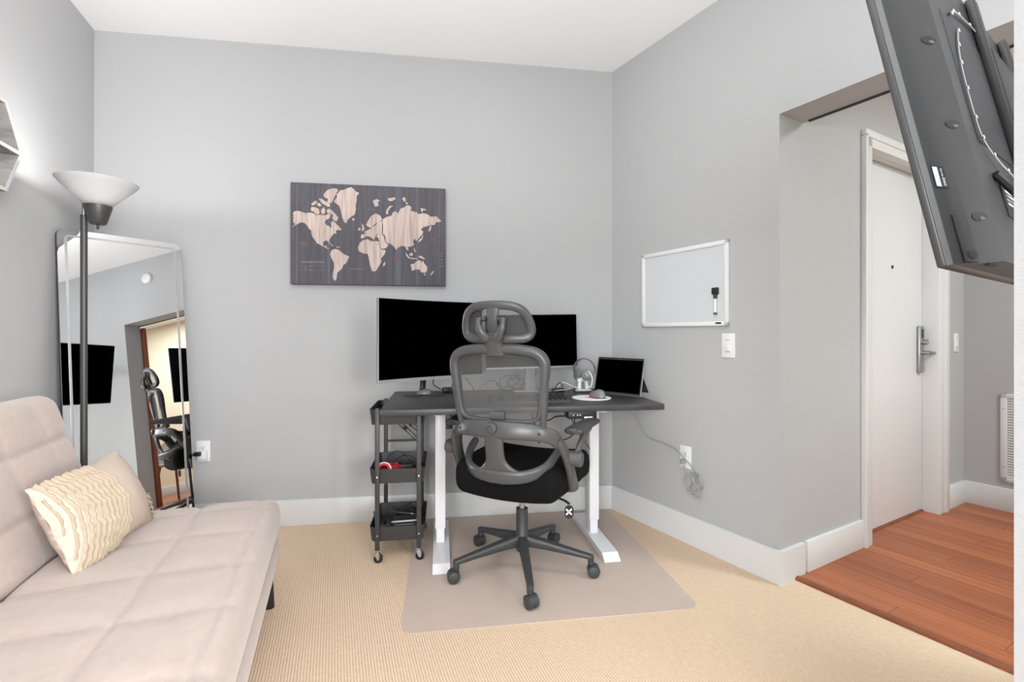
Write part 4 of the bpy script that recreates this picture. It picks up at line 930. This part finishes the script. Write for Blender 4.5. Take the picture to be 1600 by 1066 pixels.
cable('black cable loop standing beside the flat monitor foot', [(0.635, 2.68, dz), (0.65, 2.70, 0.80), (0.675, 2.715, 0.818), (0.69, 2.715, 0.80), (0.67, 2.70, dz)], 0.0028)
# under the desk
cable('dark cable drooping under the desk left of the control panel', [(0.49, 2.52, 0.70), (0.53, 2.42, 0.66), (0.565, 2.35, 0.69), (0.60, 2.262, 0.705)], 0.003, name='under_desk_cable')
cable('dark cable swinging low behind the right armrest', [(0.47, 2.55, 0.70), (0.50, 2.50, 0.60), (0.58, 2.47, 0.545), (0.66, 2.44, 0.565), (0.705, 2.40, 0.64), (0.69, 2.28, 0.71)], 0.003, name='under_desk_cable')
cable('black cable hanging straight from the control panel', [(0.640, 2.268, 0.715), (0.640, 2.285, 0.67), (0.655, 2.29, 0.645), (0.70, 2.29, 0.66), (0.715, 2.285, 0.70)], 0.0032, name='under_desk_cable')
cable('short dark cable ending near the right desk leg', [(0.66, 2.50, 0.70), (0.70, 2.46, 0.60), (0.745, 2.44, 0.53), (0.765, 2.44, 0.50)], 0.0026, name='under_desk_cable')
def rw(x, y, z): return RW @ Vector((x, y, z))
cable('pale grey cord from the desk end along the right wall to the outlet', [rw(-0.83, -0.16, 0.738), rw(-0.80, -0.10, 0.66), rw(-0.785, -0.03, 0.54), rw(-0.76, -0.012, 0.505), rw(-0.645, -0.010, 0.494), rw(-0.556, -0.014, 0.476), rw(-0.51, -0.016, 0.45), rw(-0.45, -0.014, 0.405), rw(-0.43, -0.012, 0.385), rw(-0.445, -0.012, 0.345)], 0.0034, 'cablegrey', name='extension_cord')
bl_ = []
for k in range(26):
    a = k*0.55+0.4
    bl_.append(rw(-0.44+0.045*math.sin(k*0.9)*0.6+0.055*math.cos(a)*0.55, -0.018-0.006*math.sin(k*1.7), 0.318+0.052*math.sin(a)+0.012*math.sin(k*0.4)))
cable('pale grey cord bundle hanging below the right wall outlet', [rw(-0.505, -0.016, 0.405), rw(-0.49, -0.016, 0.38), rw(-0.46, -0.016, 0.36)]+bl_, 0.0048, 'cablegrey', 4, 'cord_bundle')
t = at_right('power_plug', 'grey plug in the right wall outlet', 'plug', -0.508, -0.008, 0.425)
MB().box((0, -0.011, 0), (0.026, 0.022, 0.024), bevel=0.004).build('plug_body', M['cablegrey'], t)

# ------------------------------------------------------------------ television on its swivel arm
hx_, fy_ = Vector((0.9007, 0.4345, 0)), Vector((-0.4345, 0.9007, 0))
tt = R(11.5)
tup = Vector((0, 0, 1))*math.cos(tt)+fy_*math.sin(tt)
tT = frame((0.658, 0.561, 1.188), hx_, tup.cross(hx_))
TWD, THT = 1.02, 0.60
tv = thing('television', 'large black television seen from behind, swung out on a wall arm', 'television', T=tT)
MB().bb(0, TWD, -0.010, 0.0, 0, THT, bevel=0.0025).build('bezel', M['tvrim'], tv)
MB().bb(0.006, TWD-0.006, -0.001, 0.0008, 0.008, THT-0.006).build('screen', M['black'], tv)
# stepped back shell: sloping margin, angled side panels, flat middle
def shell(rects, m, name):
    mb = MB(); rings = [[(x0, y, z0), (x1, y, z0), (x1, y, z1), (x0, y, z1)] for (x0, x1, z0, z1, y) in rects]
    return mb.loops(rings).build(name, m, tv, smooth=False)
def sy_(x): return -0.016-(x-0.006)*0.25
shell([(0.002, TWD-0.002, 0.001, THT-0.002, -0.0098), (0.006, TWD-0.006, 0.0015, THT-0.008, -0.016)], M['tvchamfer'], 'rim_chamfer')
shell([(0.006, TWD-0.006, 0.0016, THT-0.009, -0.0158), (0.062, TWD-0.062, 0.0022, THT-0.035, -0.030)], M['tv'], 'back_shell')
YS = -0.047
shell([(0.0625, TWD-0.0625, 0.0025, THT-0.037, -0.0298), (0.105, TWD-0.105, 0.004, THT-0.060, YS)], M['tv'], 'raised_panel')
pb = math.degrees(math.atan2(-0.017, 0.0425))
def on_b(x, z): return TR(x, -0.0298-(x-0.0625)*0.4-0.0003, z) @ RZ(pb) @ RX(90)
for z in (0.07, 0.212, 0.35):
    h_ = MB().lathe([(0.010, 0), (0.011, 0.0006), (0.0, 0.0004)], 22, on_b(0.084, z) @ Matrix.Diagonal((1.25, 0.62, 1, 1))).build('screw_well', M['slot'], tv)
    MB().lathe([(0.0045, 0.0006), (0.0045, 0.0012), (0, 0.0012)], 14, on_b(0.0875, z-0.003) @ Matrix.Diagonal((1.2, 0.55, 1, 1))).build('screw', M['tvchamfer'], h_)  # pale spot painted as the light crescent low in each well
# port cover, label, vents
sa = math.degrees(math.atan2(-0.25, 1))
def on_a(x, z): return TR(x, sy_(x)-0.0003, z) @ RZ(sa) @ RX(90)
MB().bb(0, 0.030, 0, 0.068, 0, 0.0016, T=on_a(0.030, 0.004), bevel=0.0006).build('port_cover', M['tv'], tv)
h_ = MB().lathe([(0.008, 0.0018), (0.009, 0.0022), (0.0, 0.0020)], 22, on_a(0.048, 0.014) @ Matrix.Diagonal((1.2, 0.7, 1, 1))).build('screw_well', M['slot'], tv)
MB().bb(0.085, 0.125, YS+0.012, YS+0.018, 0.0015, 0.0032).build('bottom_vent', M['slot'], tv)
LBT = on_a(0.027, 0.127)
lb = MB().bb(-0.0135, 0.0135, -0.0165, 0.0165, 0, 0.0005, T=LBT).build('label', M['labeldark'], tv, smooth=False)
MB().bb(-0.0120, -0.0015, -0.0145, 0.0145, 0.0005, 0.0007, T=LBT).build('barcode_area', M['label'], lb, smooth=False)
def text(s, size, T, m, parent):
    c = bpy.data.curves.new('lettering', 'FONT'); c.body = s; c.size = size; c.extrude = 0.0001
    o = bpy.data.objects.new('lettering', c); COL.objects.link(o)
    dg = bpy.context.evaluated_depsgraph_get(); me = bpy.data.meshes.new_from_object(o.evaluated_get(dg))
    bpy.data.objects.remove(o); me.materials.clear(); me.materials.append(m)
    o = bpy.data.objects.new('lettering', me); COL.objects.link(o); o.parent = parent; o.matrix_local = T
    return o
text('Series', 0.0052, LBT @ TR(0.0045, 0.0130, 0.0007) @ RZ(-90), M['label'], lb)
text('E60', 0.0085, LBT @ TR(0.0040, -0.0005, 0.0007) @ RZ(-90), M['label'], lb)
MB().bb(0.16, 0.86, YS-0.0012, YS+0.003, 0.20, 0.43, bevel=0.0004).build('recessed_panel', M['tvdark'], tv)
ledp = spline([(0.214, YS-0.004, 0.440), (0.26, YS-0.004, 0.462), (0.40, YS-0.004, 0.474), (0.56, YS-0.004, 0.466), (0.60, YS-0.004, 0.45)], 8)
l1 = MB().sweep(ledp, 0.005, 0.0016, (0, -1, 0), seg=6).build('led_tape', M['led'], tv)
ledq = spline([(0.232, YS-0.004, 0.418), (0.195, YS-0.004, 0.37), (0.172, YS-0.004, 0.315), (0.165, YS-0.004, 0.245), (0.172, YS-0.005, 0.20), (0.22, YS-0.008, 0.172), (0.304, YS-0.010, 0.155), (0.36, YS-0.006, 0.15)], 8)
l2 = MB().sweep(ledq, 0.005, 0.0016, (0, -1, 0), seg=6).build('led_tape', M['led'], tv)
for par, path, st_ in ((l1, ledp, 4), (l2, ledq, 6)):
    for i in range(1, len(path), st_):
        p = path[i]; MB().box((p.x, p.y-0.0014, p.z), (0.005, 0.0014, 0.005), bevel=0.0004).build('led', M['leddot'], par)
MB().tube(spline([(0.19, YS-0.003, 0.150), (0.22, YS-0.012, 0.125), (0.30, YS-0.016, 0.105), (0.38, YS-0.012, 0.11)], 6), 0.006, 8).build('power_cord', M['cableblack'], tv)
ps = MB().bb(0.215, 0.36, YS-0.002, YS+0.002, 0.085, 0.145).build('rating_label', M['tvdark'], tv)
mb = MB()
for k in range(5): mb.bb(0.23, 0.28, YS-0.0026, YS-0.0018, 0.134-0.007*k, 0.138-0.007*k)
mb.build('label_print', M['label'], ps, smooth=False)
mt_ = thing('wall_mount', 'black swivel arm holding the television to the right wall', 'mount', (0, 0, 0))
MB().bb(0.40, 0.62, YS-0.016, YS-0.0012, 0.22, 0.44, T=tT, bevel=0.003).bb(0.38, 0.41, YS-0.014, YS-0.0012, 0.12, 0.54, T=tT, bevel=0.002).bb(0.61, 0.64, YS-0.014, YS-0.0012, 0.12, 0.54, T=tT, bevel=0.002).build('bracket_plate', M['tvrim'], mt_)
a0 = tT @ Vector((0.51, YS-0.016, 0.33)); a1 = tT @ Vector((0.51, YS-0.075, 0.33)); a3 = rw(1.25, -0.012, a1.z); a2 = (a1+a3)/2+Vector((0.10, -0.16, 0))
MB().tube([a0, a1], 0.02, 12).sweep([a1, a2], 0.022, 0.05, (0, 0, 1)).sweep([a2, a3], 0.022, 0.05, (0, 0, 1)).tube([a2-Vector((0, 0, 0.035)), a2+Vector((0, 0, 0.035))], 0.02, 12).build('swivel_arm', M['tvrim'], mt_)
MB().bb(1.17, 1.33, -0.014, 0, a1.z-0.11, a1.z+0.11, T=RW, bevel=0.003).build('wall_plate', M['tvrim'], mt_)

# ------------------------------------------------------------------ stool in the hall, seen in the mirror
st_T = at_right('side_chair', 'white moulded chair with brown wooden legs, seen in the mirror', 'chair', 1.22, 0.78, 0.0085)
def sh(u, v):
    a = (u-0.5)*PI*1.15; h = v
    r = 0.21*(1-0.12*(1-h)); back = 0.5+0.5*math.cos(a)
    return Vector((r*math.sin(a), r*math.cos(a)*0.95-0.02, 0.43+h*(0.10+0.28*back)))
mb = MB().surf(sh, 24, 8)
bmesh.ops.solidify(mb.bm, geom=mb.bm.faces[:], thickness=0.012)
mb.build('back_shell', M['plate'], st_T, ang=70)
MB().lathe([(0.0, 0.425), (0.15, 0.428), (0.195, 0.44), (0.2, 0.455), (0.17, 0.462), (0, 0.455)], 28).build('seat', M['plate'], st_T, ang=70)
for sx_ in (1, -1):
    for sy_ in (1, -1):
        MB().tube([(sx_*0.11, sy_*0.11, 0.43), (sx_*0.19, sy_*0.19, 0.0)], [0.014, 0.009], 10).build('leg', M['brownwood'], st_T)
